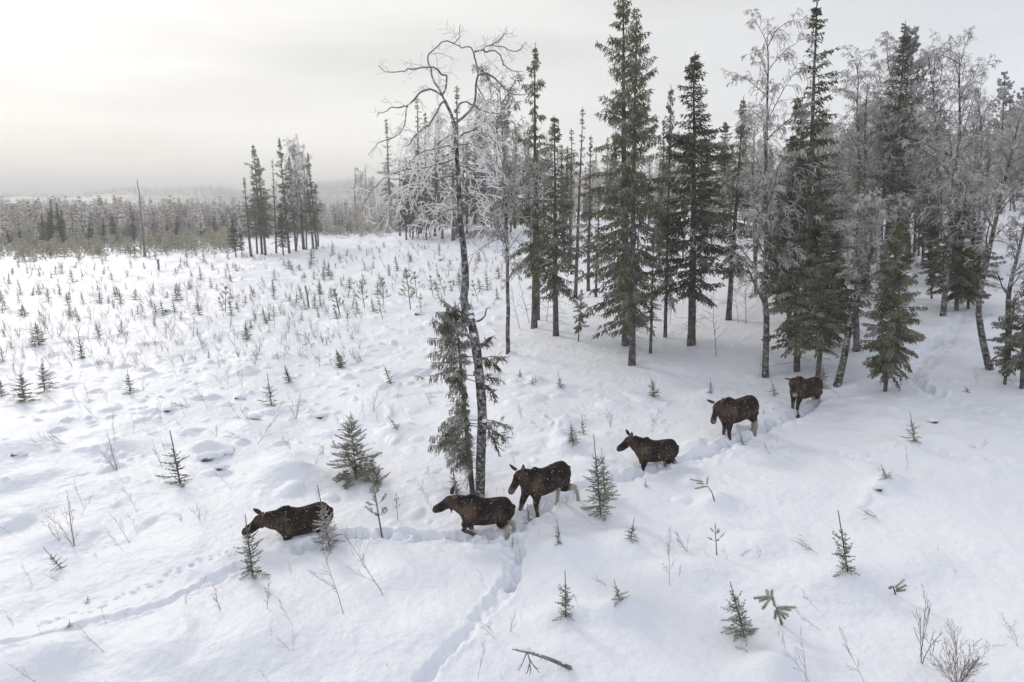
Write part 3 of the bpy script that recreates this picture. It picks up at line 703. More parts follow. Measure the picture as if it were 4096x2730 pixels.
FL_ = [(.44, .13, 1.25), (.41, .18, 1.0), (.41, .18, .84), (.44, .17, .58), (.43, .16, .36), (.41, .16, .14), (.46, .16, .0)]
HL_ = [(-.58, .14, 1.28), (-.53, .19, 1.03), (-.51, .20, .88), (-.63, .18, .72), (-.73, .17, .60), (-.68, .16, .36), (-.64, .16, .14), (-.60, .16, .0)]
FR_ = [(.15, .24), (.135, .20), (.105, .135), (.075, .082), (.056, .06), (.062, .066), (.07, .075)]
HR_ = [(.18, .30), (.16, .27), (.13, .20), (.08, .11), (.07, .085), (.056, .06), (.062, .066), (.07, .075)]
def bend(base, mods, side):
    P = [list(p) for p in base]
    for i, (x, z) in (mods or {}).items(): P[i][0] += x; P[i][2] += z
    return [(p[0], p[1]*side, p[2]) for p in P]
def moose(label, px, py, yaw, scale=1., sink=.5, poll=(1.02, 0, 1.60), hdir=(.80, 0, -.60), legs=({}, {}, {}, {}), hump=1., ears=((.25, .9, .35), (.25, -.9, .35)), bell=.2, seed=0, pale=1., muzzle=.0, neck=1.0, ro=0., pitch=0.):
    mb = MB()
    h = hump
    loft(mb, *seglerp([(-.90, 0, 1.30), (-.85, 0, 1.28), (-.76, 0, 1.26), (-.60, 0, 1.23), (-.38, 0, 1.19), (-.10, 0, 1.15), (.13, 0, 1.16), (.33, 0, 1.22), (.49, 0, 1.22), (.63, 0, 1.15), (.72, 0, 1.10)],
                      [(.05, .08), (.16, .24), (.24, .34), (.29, .385), (.31, .40), (.32, .41), (.315, .43), (.29, .475*h), (.26, .46*h), (.19, .36), (.09, .19)], 2), n=20)
    pl = np.array(poll, float); hd = unit(np.array(hdir, float)); nb_ = np.array([.42, 0, 1.32])
    mid1 = nb_*.66+pl*.34+np.array([0, 0, -.03]); mid2 = nb_*.3+pl*.7+np.array([0, 0, -.03])
    loft(mb, *seglerp([nb_-np.array([.1, 0, 0]), nb_+.04, mid1, mid2, pl-hd*.02], [(.22, .40), (.23, .39), (.20*neck, .32), (.165*neck, .265), (.13, .19)], 2), n=16)
    sidev = unit(np.cross([0, 0, 1.], hd)); upv = unit(np.cross(hd, sidev))
    hp = lambda a, u=0, s=0: pl+hd*a+upv*u+sidev*s
    loft(mb, *seglerp([hp(-.08, .0), hp(.02, .0), hp(.11, -.01), hp(.23, -.02), hp(.35, -.02), hp(.47, -.02), hp(.56, -.035), hp(.63, -.065), hp(.665, -.085)],
                      [(.07, .10), (.115, .165), (.13, .185), (.105, .155), (.085, .125), (.088, .120), (.098, .122), (.085, .098), (.04, .05)], 2), n=16)
    # lower jaw
    loft(mb, *seglerp([hp(.08, -.13), hp(.28, -.14), hp(.48, -.15), hp(.55, -.145)], [(.08, .075), (.06, .055), (.05, .04), (.025, .025)], 2), n=10)
    # bell under the throat
    if bell:
        b0 = hp(.14, -.15); loft(mb, *seglerp([b0+np.array([0, 0, .05]), b0+np.array([-.01, 0, -.06]), b0+np.array([-.02, 0, -bell])], [(.03, .07), (.025, .05), (.01, .02)], 2), n=8)
    loft(mb, [(-.88, 0, 1.36), (-.93, 0, 1.30), (-.945, 0, 1.20)], [(.035, .03), (.035, .03), (.01, .01)], n=8)
    lines = []
    for q, (base, rad, sd) in enumerate(((FL_, FR_, 1), (FL_, FR_, -1), (HL_, HR_, 1), (HL_, HR_, -1))):
        P = bend(base, legs[q], sd); lines.append(P); loft(mb, *seglerp(P, rad, 2), n=12)
    tmp = bpy.data.objects.new('tmp', mb.mesh('tmp', [])); COL.objects.link(tmp)
    md = tmp.modifiers.new('r', 'REMESH'); md.mode = 'VOXEL'; md.voxel_size = .02
    sm = tmp.modifiers.new('s', 'SMOOTH'); sm.factor = .6; sm.iterations = 5
    dg = bpy.context.evaluated_depsgraph_get(); me = bpy.data.meshes.new_from_object(tmp.evaluated_get(dg)); bpy.data.objects.remove(tmp)
    me.name = 'moose_body'; me.materials.clear(); me.materials.append(M['fur'])
    n = len(me.vertices); co = np.empty(n*3, np.float32); me.vertices.foreach_get('co', co); co = co.reshape(-1, 3).astype(float)
    # shaggy surface
    nr = np.empty(n*3, np.float32); me.vertices.foreach_get('normal', nr); nr = nr.reshape(-1, 3)
    co2 = co+nr*(.006*vnoise(co[:, 0]*1.0+co[:, 1]*.3, co[:, 2], .05, 70+seed)+.010*vnoise(co[:, 0], co[:, 2]+co[:, 1], .16, 71+seed))[:, None]
    me.vertices.foreach_set('co', co2.astype(np.float32).ravel())
    # coat colours by body region
    dark = np.array([.0125, .0082, .0058]); brown = np.array([.095, .066, .043]); black = np.array([.004, .0034, .003]); paleC = np.array([.40, .36, .31])*pale; face = np.array([.066, .041, .029])
    c = np.tile(dark, (n, 1))
    def blend(c, tgt, w): w = np.clip(w, 0, 1)[:, None]; return c*(1-w)+tgt*w
    g = lambda p, r: np.exp(-(((co-np.array(p))/np.array(r))**2).sum(1))
    c = blend(c, brown, 1.0*g((.45, 0, 1.25), (.28, .6, .30))+.8*g((-.45, 0, 1.12), (.26, .6, .20))+.5*g((.9, 0, 1.4), (.2, .4, .2)))
    c = blend(c, black, .95*g((.40, 0, 1.68), (.26, .24, .17))+.9*g((-.1, 0, .80), (.7, .5, .14))+.9*g((.65, 0, 1.68), (.28, .2, .15))+.7*g((-.75, 0, 1.1), (.2, .5, .3))+.6*g((.1, 0, 1.2), (.12, .6, .4)))
    c = c*(1+1.1*vnoise(co[:, 0]+co[:, 1]*.5, co[:, 2]*.6, .13, 90+seed)+.8*vnoise(co[:, 0]*2.2, co[:, 2]*.7, .09, 91+seed))[:, None]
    rel = co-pl; along = rel@hd; lat = np.linalg.norm(rel-along[:, None]*hd, axis=1)
    inhead = (along > -.1)*(lat < .3)*1.0
    c = blend(c, face, inhead*(.75*np.exp(-((along-.05)/.14)**2)+.9*np.exp(-((along-.66)/.14)**2)))
    c = blend(c, black, inhead*.75*np.exp(-((along-.32)/.13)**2)*(rel@upv < .06))
    c = blend(c, np.array([.30, .26, .24]), muzzle*inhead*np.exp(-((along-.63)/.07)**2))
    c = blend(c, np.array([.12, .085, .06]), inhead*.6*np.exp(-((along-.16)/.06)**2)*np.exp(-((rel@upv-.07)/.05)**2))
    for q, P in enumerate(lines):
        P = np.array(P); best = np.full(n, 9.); tt = np.zeros(n)
        for i in range(len(P)-1):
            a = P[i]; ab = P[i+1]-a; t = np.clip(((co-a)@ab)/(ab@ab), 0, 1); dd = np.linalg.norm(co-a-t[:, None]*ab, axis=1)
            k = dd < best; best[k] = dd[k]; tt[k] = i+t[k]
        st = 2.9 if q < 2 else 2.6
        wl = sstep(st-.35, st+.55, tt)*(best < .13)
        if q < 2:
            inner = np.clip(.5-(co[:, 1]*np.sign(P[0, 1])-.17)*7, .25, 1)*(.4+.6*np.clip(.6-nr[:, 0], 0, 1))
            wl = wl*inner*.7
        c = blend(c, paleC, wl)
        last = len(P)-1
        c = blend(c, black*2, sstep(last-.6, last-.3, tt)*(best < .1))
    at = me.attributes.new('coat', 'FLOAT_COLOR', 'POINT'); at.data.foreach_set('color', np.concatenate([c, np.ones((n, 1))], 1).astype(np.float32).ravel())
    me.polygons.foreach_set('use_smooth', np.ones(len(me.polygons), bool))
    root = link('moose', None); body = link('body', me, root)
    for k, ev in enumerate(ears):
        sd = 1 if k == 0 else -1
        b0 = hp(-.04, .12, sd*.085); u = unit(hd*ev[0]+sidev*ev[1]+upv*ev[2]); L_ = .27
        # cupped leaf: outline width along u; opening faces forward/outward
        fwd = unit(hd*.45+np.array([0, 0, .05])+sidev*sd*1.0); fwd = unit(fwd-u*(fwd@u)); wv = np.cross(u, fwd)
        e = MB(); ts = np.linspace(0, 1, 9); V = []; nn = 7
        for t in ts:
            w = .060*math.sin(math.pi*min(1, .16+t*.84))**.75*(1 if t < .98 else .1)+.004
            for layer in (0, 1):
                for j in range(nn):
                    x = (j/(nn-1)*2-1); cup = .05*(x*x)*min(1, 1.4-t)
                    V.append(b0+u*L_*t+wv*x*w+fwd*(cup-.02-(0.012 if layer else 0)))
        V = np.array(V).reshape(9, 2, nn, 3); Q0 = []; Q1 = []
        idx = lambda i, l, j: (i*2+l)*nn+j
        for i in range(8):
            for j in range(nn-1):
                Q0.append([idx(i, 0, j), idx(i, 0, j+1), idx(i+1, 0, j+1), idx(i+1, 0, j)]); Q1.append([idx(i, 1, j), idx(i+1, 1, j), idx(i+1, 1, j+1), idx(i, 1, j+1)])
            for j in (0, nn-1): Q1.append([idx(i, 0, j), idx(i+1, 0, j), idx(i+1, 1, j), idx(i, 1, j)])
        e.add(V.reshape(-1, 3), Q=Q0, m=0); off = np.array(Q1)
        e.add(V.reshape(-1, 3), Q=off, m=1)
        link('ear', e.mesh('moose_ear', [M['earin'], M['earback']]), root)
        eb = MB(); eb.blob(hp(.15, .06, sd*.112), .020, .020, .020, rough=0); link('eye', eb.mesh('moose_eye', [M['eye']]), root)
    p = hit(px, py)
    root.location = (p[0], p[1], p[2]-sink); root.scale = (scale,)*3
    root.rotation_euler = (R_(ro), R_(pitch), R_(yaw))
    tag(root, label, 'moose', 'moose walking in single file through deep snow')
    return root

# ------------------------------------------------------------------ placing things where the photo shows them
RNG = np.random.default_rng(77)
PLACED = []                                   # (object, photo x, photo y, kind, traits)
used = set()
def put(proto, base, top, rot=None, fat=1., maxlean=80):
    """stand a copy of proto on the snow at photo point base, reaching photo point top"""
    b = hit(*base)
    t = at_depth(top[0], top[1], b[1])
    v = Vector(t-b); h = v.length
    o = proto if proto.name not in used else copy_tree(proto)
    used.add(o.name)
    q = Vector((0, 0, 1)).rotation_difference(v.normalized())
    o.rotation_mode = 'QUATERNION'
    o.rotation_quaternion = q @ Quaternion((0, 0, 1), RNG.uniform(0, 6.283) if rot is None else rot)
    s = h/proto['_H']
    o.scale = (s*fat, s*fat, s); o.location = b
    return o, h, b
LAND = [('the leading moose', 1190, 2110), ('the second moose', 1880, 2060), ('the third moose', 2150, 1930), ('the fourth moose', 2590, 1790),
        ('the fifth moose', 2930, 1670), ('the last moose', 3210, 1570), ('the crooked birch', 1915, 1700), ('the bare pole', 575, 1000),
        ('the plain tree clump', 1130, 1010), ('the tallest spruces', 2500, 1430), ('the fallen branch', 2170, 2640),
        ('the bushy spruce', 1440, 1850), ('the leaning birch', 3350, 1530), ('the grey post', 1232, 1210), ('the lone spruce', 3540, 1540),
        ('the leftmost spruces', 225, 930), ('the centre thicket', 1700, 950)]
def where(x, y):
    best = min(LAND, key=lambda l: ((x-l[1])*1.0)**2+((y-l[2])*1.25)**2)
    dx, dy = x-best[1], y-best[2]; d = math.hypot(dx, dy)
    if abs(dx) > abs(dy)*1.8: r = 'left of' if dx < 0 else 'right of'
    elif abs(dy) > abs(dx)*1.8: r = 'behind' if dy < 0 else 'before'
    else: r = ('behind-' if dy < 0 else 'front-')+('left of' if dx < 0 else 'right of')
    m = 'just ' if d < 170 else '' if d < 420 else 'well ' if d < 800 else 'far '
    return m+r+' '+best[0]
def size_word(h):
    return 'tiny' if h < .45 else 'small' if h < .85 else 'waist-high' if h < 1.3 else 'man-high' if h < 2.2 else 'young' if h < 5 else 'slender' if h < 10 else 'tall'
REG = []
def reg(o, base, h, desc, cat, group, lean=None):
    REG.append(dict(o=o, x=base[0], y=base[1], label=None, d=desc, cat=cat, group=group, h=h))
    o['category'] = cat; o['group'] = group
def leanword(base, top):
    dx = top[0]-base[0]; dy = base[1]-top[1]
    a = math.degrees(math.atan2(dx, max(dy, 1)))
    return 'left-leaning ' if a < -17 else 'right-leaning ' if a > 17 else ''
def finish_labels():
    by = {}
    for r in REG:
        r['label'] = (r['d']+' '+where(r['x'], r['y'])).replace('  ', ' ').strip(); by.setdefault(r['label'], []).append(r)
    names = ['nearest', 'second nearest', 'third nearest', 'fourth nearest', 'fifth nearest', 'sixth nearest']
    for lab, rs in by.items():
        if 1 < len(rs) <= 6:
            rs.sort(key=lambda r: r['x'])
            cnt = ['', '', 'two', 'three', 'four', 'five', 'six'][len(rs)]
            pos = {2: ['left', 'right'], 3: ['leftmost', 'middle', 'rightmost']}.get(len(rs), ['leftmost', 'second from left', 'third from left', 'fourth from left', 'fifth from left', 'sixth from left'])
            for i, r in enumerate(rs):
                p = pos[i] if not (i == len(rs)-1 and len(rs) > 3) else 'rightmost'
                r['label'] = lab+', '+p+' of '+cnt
                if len(r['label'].split()) > 16: r['label'] = r['label'].replace('frosted ', '', 1)
                if len(r['label'].split()) > 16: r['label'] = r['label'].replace(' from left', '').replace('second of', 'second from left of')
                while len(r['label'].split()) > 16: r['label'] = r['label'].split(' ', 1)[1]
    for r in REG: r['o']['label'] = r['label']

# ------------------------------------------------------------------ the six moose
moose('dark moose at the head of the file, belly-deep in powder snow behind a frosted sapling', *S('V', 703, 1222), yaw=198, sink=.80, scale=1.0, pitch=6,
      poll=(1.0, .0, 1.50), hdir=(.86, .05, -.40), legs=({3: (.1, .05)}, {}, {}, {}), ears=((-.45, .6, .35), (.40, -.45, .75)), bell=.12, seed=1)
moose('second moose in line, foreleg folded under it, beside the base of the crooked birch', *S('V', 1112, 1222), yaw=183, sink=.50, scale=.97,
      poll=(.92, .0, 1.56), hdir=(.87, .0, -.46), legs=({1: (.06, -.02), 2: (.10, .05), 3: (.22, .10), 4: (-.02, .22), 5: (-.16, .34), 6: (-.32, .42)}, {3: (-.05, 0), 4: (-.1, 0), 5: (-.1, 0), 6: (-.1, 0)}, {3: (-.02, 0), 4: (.02, 0), 5: (.0, 0)}, {3: (-.12, .02), 4: (-.2, .03), 5: (-.22, .03), 6: (-.25, .03), 7: (-.25, 0)}),
      ears=((-.7, .5, .0), (-.6, -.3, .65)), bell=.24, seed=2)
moose('third moose in line, striding towards the viewer with one pale hind leg kicked back', *S('V', 1257, 1160), yaw=211, sink=.36, scale=1.04,
      poll=(.84, .05, 1.72), hdir=(.74, .36, -.42), legs=({1: (.02, 0), 3: (.02, 0)}, {1: (.10, 0), 2: (.18, 0), 3: (.32, -.02), 4: (.40, -.06), 5: (.46, -.12), 6: (.46, -.12)},
      {2: (-.02, 0), 3: (-.14, .03), 4: (-.27, .08), 5: (-.36, .04), 6: (-.42, .02), 7: (-.44, .02)}, {3: (.12, 0), 4: (.15, 0), 5: (.15, 0), 6: (.15, 0), 7: (.15, 0)}),
      ears=((-.25, .4, .85), (.1, -.6, .8)), bell=.0, seed=3, muzzle=.3, ro=-3, pitch=7)
moose('fourth moose in line, side on with upright ears, in the open snow', *S('V', 1502, 1068), yaw=186, sink=.60, scale=.95,
      poll=(.88, .0, 1.66), hdir=(.80, .04, -.56), legs=({2: (0, 0), 3: (.02, 0)}, {3: (-.05, 0)}, {3: (-.12, 0), 4: (-.18, 0), 5: (-.2, 0)}, {3: (.16, 0), 4: (.2, 0), 5: (.2, 0), 6: (.2, 0)}),
      ears=((-.35, .5, .7), (0, -.15, 1)), bell=.0, seed=4)
moose('fifth moose in line, big dark animal with lowered head turned to the viewer', *S('V', 1694, 994), yaw=203, sink=.40, scale=1.09,
      poll=(.86, .08, 1.56), hdir=(.58, .32, -.66), legs=({2: (.03, 0), 3: (.03, 0)}, {2: (-.05, 0), 3: (-.1, 0)}, {3: (-.03, 0)}, {3: (-.10, .0), 4: (-.15, 0), 5: (-.17, 0), 6: (-.2, 0)}),
      ears=((-.45, .6, .6), (.1, -.8, .6)), bell=.10, seed=5, pitch=5, pale=.75, muzzle=.25, hump=1.02)
moose('last moose in line, standing at the forest edge and facing the viewer', *S('V', 1846, 936), yaw=205, sink=.36, scale=.98,
      poll=(.92, .14, 1.60), hdir=(.30, .62, -.72), legs=({2: (.06, 0), 3: (.08, 0), 4: (.1, 0)}, {3: (-.02, 0)}, {3: (.05, 0)}, {3: (-.08, 0), 4: (-.1, 0)}),
      ears=((.0, .15, .98), (.0, -.95, .25)), bell=.0, seed=6, pale=.8, muzzle=.9, neck=.9)

# ------------------------------------------------------------------ tree prototypes
SPR = {
 'a': spruce(18, .22, 1.35, 11, droop=.6, gap=.25, lump=.8, er=.032, tl=.36, el=.26, step=.40),
 'b': spruce(12, .20, 1.30, 12, droop=.40, gap=.15, prof=.7, er=.027, step=.30),
 'c': spruce(22, .13, 2.35, 13, droop=.6, gap=.28, lump=.55, nb=6, er=.034, tl=.40, el=.30, tw=.15, step=.46, prof=.74, matn='needle', dead=50, pads=14),
 'd': spruce(17, .20, 2.0, 14, droop=.30, gap=.12, prof=.85, nb=6, er=.032, matn='needle_dark', tl=.40, el=.24, lump=.3),
 'e': spruce(15, .25, .75, 15, droop=.45, gap=.3, lump=.6, er=.03, step=.42, nb=4),
 'f': spruce(8, .16, 1.5, 16, droop=.35, gap=-.08, er=.024, tw=.085, tl=.30, el=.18, step=.19, nb=7, matn='needle', prof=.75, pads=9, dead=18),
 'g': spruce(18, .34, 1.15, 17, droop=.15, gap=.25, lump=.4, er=.03, step=.36, matn='needle_dark', nb=5, r0=.17),
 'h': spruce(12, .18, 1.35, 18, droop=.55, gap=.2, er=.03, matn='needle_frost'),
 'i': spruce(14, .30, .62, 19, droop=.5, gap=.35, lump=.7, er=.03, nb=4, step=.5, matn='needle_frost'),
 'j': spruce(6, .22, 1.1, 20, droop=.6, gap=.12, er=.021, tw=.08, tl=.24, el=.16, step=.24, nb=5, dead=14),
}
BI = {
 'a': birch(13, 31, m1=22, m2=8, m3=6, m4=4, spread=.30, weep=.55, cb=.28),
 'b': birch(14, 32, m1=24, m2=8, m3=6, m4=4, spread=.26, weep=.65, cb=.22, bend=.03),
 'c': birch(12, 33, m1=18, m2=9, m3=6, m4=4, spread=.34, weep=.5, cb=.35, bend=.04),
 'd': birch(9, 34, r0=.085, m1=18, m2=8, m3=6, m4=4, spread=.36, weep=.3, cb=.3, bend=.03, tw=.012),
}
PN = {'a': pine(15, 41, cb=.38, Rm=2.5), 'b': pine(14, 42, cb=.5, Rm=2.0)}

def spr(k, base, top, desc, fat=1., group='spruces standing along the forest edge', rot=None):
    o, h, b = put(SPR[k], base, top, rot, fat); reg(o, base, h, desc, 'spruce', group); return o
def brc(k, base, top, desc, fat=1., group='frosted birches among the spruces', rot=None):
    o, h, b = put(BI[k], base, top, rot, fat); reg(o, base, h, desc, 'birch', group); return o
def lab(o, s):
    REG[-1]['fixed'] = s
# main wood edge
spr('a', S('Sf', 530, 1150), S('Rf', 542, 165), 'tall narrow spruce with hanging branch tufts', 1.0)
spr('e', S('Sf', 562, 1075), S('Sf', 556, -500), 'thin second spruce trunk hidden close', 1.)
spr('b', S('Sf', 728, 1218), S('Rf', 712, 830), 'dense olive spruce with bushy skirt', 1.18)
spr('i', S('Sf', 900, 875), S('Rf', 965, 740), 'thin sparse spruce against the sky', .9)
spr('e', S('Sf', 1015, 815), S('Rf', 1038, 990), 'narrow column spruce', 1.0)
spr('i', S('Sf', 850, 620), S('Rf', 865, 930), 'ragged thin spruce', 1.2)
spr('e', S('Sf', 800, 560), S('Rf', 770, 1070), 'short ragged spruce', 1.3)
spr('e', S('Sf', 1085, 870), S('Sf', 1120, -150), 'slim spruce with curved foot', 1.)
spr('c', S('Sf', 1355, 1300), S('V', 1432, -36), 'towering broad spruce', 1.15)
spr('c', S('Sf', 1405, 1480), S('H', 258, 38), 'towering frontmost spruce', .95, rot=2.1)
spr('e', S('Sf', 1572, 1375), S('Sf', 1600, 330), 'slender low-crowned spruce', 1.2)
spr('h', S('Sf', 1705, 1230), S('Rf', 1758, 548), 'frost-grey slim spruce', .62)
spr('d', S('Sf', 1935, 1300), S('Rf', 1967, 255), 'pointed dark green spruce', 1.28)
spr('j', S('Sf', 925, 1270), S('Sf', 955, 800), 'stunted thin spruce with bare foot', .8)
spr('a', S('Vf', 225, 940), S('U', 390, 640), 'dark half-veiled spruce', 1.15)
spr('g', S('Vf', 830, 1160), S('V', 1878, -25), 'very tall dark spruce', 1.15)
spr('d', S('Vf', 1000, 1000), S('U', 870, 640), 'dark spruce behind the weeping birch', 1.0)
spr('d', S('Vf', 700, 1100), S('U', 830, 980), 'mid-height dark spruce', 1.1)
spr('j', S('Vf', 760, 1345), S('Vf', 768, 250), 'shaggy spruce above the last moose', 1.5)
spr('b', S('Vf', 925, 1395), S('Vf', 985, 250), 'drooping spruce behind the last moose', 1.45)
spr('b', S('Vf', 820, 1165), S('Vf', 850, 300), 'dark spruce', 1.2)
spr('f', S('V', 1905, 800), S('V', 1915, 520), 'dark spruce', 1.1)
spr('f', S('V', 1785, 700), S('V', 1800, 470), 'dark spruce', 1.1)
spr('f', S('V', 2225, 710), S('V', 2235, 500), 'dark spruce', 1.1)
spr('e', S('Vf', 1230, 1185), S('Vf', 1250, -250), 'straight trunked spruce', 1.5)
spr('f', S('X', 275, 1305), S('X', 395, -30), 'full dark spruce with snow pads', .85)
spr('f', S('X', 835, 670), S('X', 870, -330), 'dark dense spruce with skirt to the snow', 1.15)
spr('d', S('X', 640, 580), S('X', 650, -200), 'dark spruce deeper in the wood', .8)
spr('j', S('X', 1215, 1250), S('X', 1300, 560), 'drooping small spruce by the right edge', 1.1)
spr('j', S('X', 1345, 1285), S('X', 1380, 430), 'dark spruce cut by the right edge', 1.2)
spr('g', S('X', 240, 560), S('Wf', 500, -250), 'tall dark spruce behind the birches', 1.1)
# stunted and leaning stems
for b, t, k, d in (((405, 1160), (300, 790), 'j', 'dead leaning spruce pole with bare twigs'), ((485, 1100), (380, 690), 'j', 'pale dead pole leaning left')):
    pass
o, h, b = put(PN['a'], S('X', 350, 420), S('V', 2092, 68)); reg(o, S('X', 350, 420), h, 'round-topped frosty pine', 'pine', 'frosty pines above the birches')
o, h, b = put(PN['b'], S('V', 2296, 470), S('V', 2308, 170)); reg(o, S('V', 2296, 470), h, 'grey frosted pine on the skyline', 'pine', 'frosty pines above the birches')
for (x, y0, y1) in ((2345, 455, 205), (2240, 480, 255), (2010, 520, 215), (1975, 560, 240), (2140, 500, 190)):
    o, h, b = put(PN['ab'[RNG.integers(2)]], S('V', x, y0), S('V', x+6, y1)); reg(o, S('V', x, y0), h, 'frosty pine in the background', 'pine', 'frosty pines above the birches')
# birches
brc('d', S('Sf', 287, 1385), S('V', 1148, 205), 'straight dark birch with a rime-white crown', .85)
brc('b', S('Vf', 515, 1390), S('U', 605, 105), 'tall weeping birch with arching top', .95, rot=.4)
brc('a', S('Vf', 1130, 900), S('U', 1040, 1000), 'frosted birch with curtain of twigs', 1.1)
brc('a', S('X', 725, 715), S('Wf', 980, 20), 'birch with weeping frosted top', 1.0)
brc('c', S('X', 630, 470), S('Wf', 700, 60), 'wide frosted birch', 1.0)
brc('b', S('X', 150, 500), S('Wf', 60, 120), 'wide frosted birch', 1.1)
brc('b', S('X', 450, 350), S('Wf', 330, -10), 'pale frosted birch', 1.1)
brc('a', S('X', 1000, 480), S('Wf', 1150, 330), 'thin frosted birch', .9)
brc('b', S('Vf', 1300, 760), S('U', 1500, 500), 'frosted birch', 1.2)
brc('c', S('Vf', 900, 760), S('U', 1150, 900), 'frosted birch', 1.2)
brc('a', S('Vf', 440, 720), S('U', 500, 820), 'frosted birch', 1.0)
brc('d', S('Vf', 1180, 1010), S('Vf', 1230, 60), 'low frosted birch', 1.2)
def line_birch(pts, seed, desc, r0, **k):
    base = hit(*pts[0]); Ln = [at_depth(*p, base[1])-base for p in pts]; Ln[0] = Ln[0]-np.array([0, 0, .35])
    # resample evenly
    Ln = np.array(Ln); s = np.r_[0, np.cumsum(np.linalg.norm(np.diff(Ln, axis=0), axis=1))]; t = np.linspace(0, s[-1], 16)
    Ln = np.stack([np.interp(t, s, Ln[:, i]) for i in range(3)], 1); Ln[1:-1] = .5*Ln[1:-1]+.25*(Ln[:-2]+Ln[2:])
    o = birch(s[-1], seed, line=Ln, r0=r0, **k); o.location = base; reg(o, pts[0], s[-1], desc, 'birch', 'frosted birches among the spruces'); return o
line_birch([S('Vf', 1065, 1455), S('Vf', 1110, 1330), S('Vf', 1140, 1180), S('Vf', 1180, 950), S('Vf', 1220, 800), S('Vf', 1270, 690), S('Vf', 1320, 560), S('Vf', 1345, 430), S('Vf', 1350, 200), S('Vf', 1340, 0)], 51, 'black-and-white birch leaning right over the snow', .15, cb=.5, m1=16, spread=.3, weep=.6, m2=8, m3=6, m4=4)
line_birch([S('X', 1120, 1130), S('X', 1045, 950), S('X', 1020, 760), S('X', 985, 640), S('X', 1010, 540), S('X', 1050, 400), S('X', 1085, 220), S('X', 1135, 0), S('Wf', 1390, 1150), S('Wf', 1470, 850), S('Wf', 1520, 600)], 52, 'white-barked birch with an elbow bend', .13, cb=.42, m1=15, spread=.22, weep=.4, m2=7, m3=5, m4=3)
line_birch([S('X', 1225, 1180), S('X', 1240, 1000), S('X', 1245, 780), S('X', 1235, 600), S('X', 1260, 440), S('X', 1320, 220), S('X', 1370, 0), S('X', 1400, -200)], 53, 'pale birch trunk curving out of the frame', .12, cb=.4, m1=12, spread=.2, weep=.4, m2=6, m3=5, m4=3)
line_birch([S('X', 1000, 300), S('X', 1030, 120), S('X', 1060, -60), S('X', 1070, -300)], 54, 'dark thin birch', .09, cb=.3, m1=12, spread=.25, weep=.3, m2=6, m3=5, m4=3)
# background wood on the rising slope, right
def backtree(x, y, top):
    k = RNG.random()
    if k < .56: brc('abcd'[RNG.integers(4)], (x, y), (x+RNG.uniform(-15, 25), top), 'frosted birch deep inside', RNG.uniform(.85, 1.2), 'background trees of the right-hand wood')
    elif k < .78: spr('aehidb'[RNG.integers(6)], (x, y), (x+RNG.uniform(-2, 14), top), 'dark spruce deep inside', RNG.uniform(.9, 1.3), 'background trees of the right-hand wood')
    else:
        o, h, b = put(PN['ab'[RNG.integers(2)]], (x, y), (x+8, top), fat=RNG.uniform(.8, 1)); reg(o, (x, y), h, 'frosty pine deep inside', 'pine', 'background trees of the right-hand wood')
for i in range(112):
    x = 3080+1010*((i*0.618034) % 1)+RNG.uniform(-15, 15); y = 800+330*RNG.random()**.9
    if x > 3880 and y > 870: y = 770+RNG.uniform(0, 90)
    env = np.interp(x, [3050, 3250, 3600, 3760, 3900, 4000, 4100], [650, 560, 380, 500, 560, 400, 400])
    backtree(x, y, env+RNG.uniform(20, 260)*(1 if y > 900 else .8))
for i in range(34):
    x = RNG.uniform(2180, 3080); y = RNG.uniform(905, 1080) if x > 2600 else RNG.uniform(850, 930)
    k = 'aeihd'[RNG.integers(5)]
    if x < 2600: spr(k, (x, y), (x+5, y-RNG.uniform(160, 330)), 'thin background spruce', RNG.uniform(.9, 1.3), 'background trees behind the forest edge')
    elif RNG.random() < .6: spr(k, (x, y), (x+8, y-RNG.uniform(220, 480)), 'thin background spruce', RNG.uniform(.9, 1.3), 'background trees behind the forest edge')
    else: brc('abcd'[RNG.integers(4)], (x, y), (x+10, y-RNG.uniform(200, 420)), 'frosted background birch', 1., 'background trees behind the forest edge')
# centre thicket behind the crooked birch
cg = 'trees of the far centre thicket'
for (x0, y0, x1, y1, k, f) in ((1562, 918, 1544, 474, 'e', 1.3), (1625, 960, 1621, 632, 'd', .95), (1680, 935, 1667, 390, 'i', 1.3), (1700, 960, 1700, 449, 'e', 1.2), (1640, 950, 1640, 640, 'd', .8),
                               (1830, 950, 1828, 344, 'i', 1.5), (1740, 945, 1742, 560, 'a', 1.3), (1770, 955, 1772, 600, 'b', 1.1), (1814, 962, 1812, 520, 'e', 1.5), (1868, 935, 1868, 560, 'a', 1.3),
                               (1900, 930, 1900, 480, 'a', 1.2), (1940, 930, 1942, 540, 'b', 1.2), (1985, 925, 1988, 470, 'e', 1.6), (2020, 920, 2022, 580, 'd', 1.), (1965, 945, 1968, 640, 'h', 1.2), (2060, 915, 2064, 500, 'a', 1.3),
                               (2110, 910, 2112, 590, 'h', 1.2), (1420, 885, 1420, 668, 'i', 1.5), (1460, 880, 1462, 668, 'i', 1.2), (1600, 945, 1598, 640, 'e', 1.3), (1670, 955, 1668, 600, 'b', 1.2), (1720, 950, 1718, 680, 'h', 1.3)):
    spr(k, (x0, y0), (x1, y1), 'thicket spruce', f, cg)
for (x0, y0, x1, y1, k) in ((1650, 955, 1655, 560, 'a'), (1760, 935, 1765, 480, 'c'), (1850, 940, 1855, 520, 'b'), (1930, 935, 1925, 430, 'a'), (2040, 930, 2050, 520, 'c'), (2120, 915, 2120, 520, 'a'), (1440, 885, 1442, 690, 'd'), (1490, 885, 1492, 720, 'd'), (2180, 900, 2185, 560, 'b')):
    brc(k, (x0, y0), (x1, y1), 'thicket birch', 1., cg)
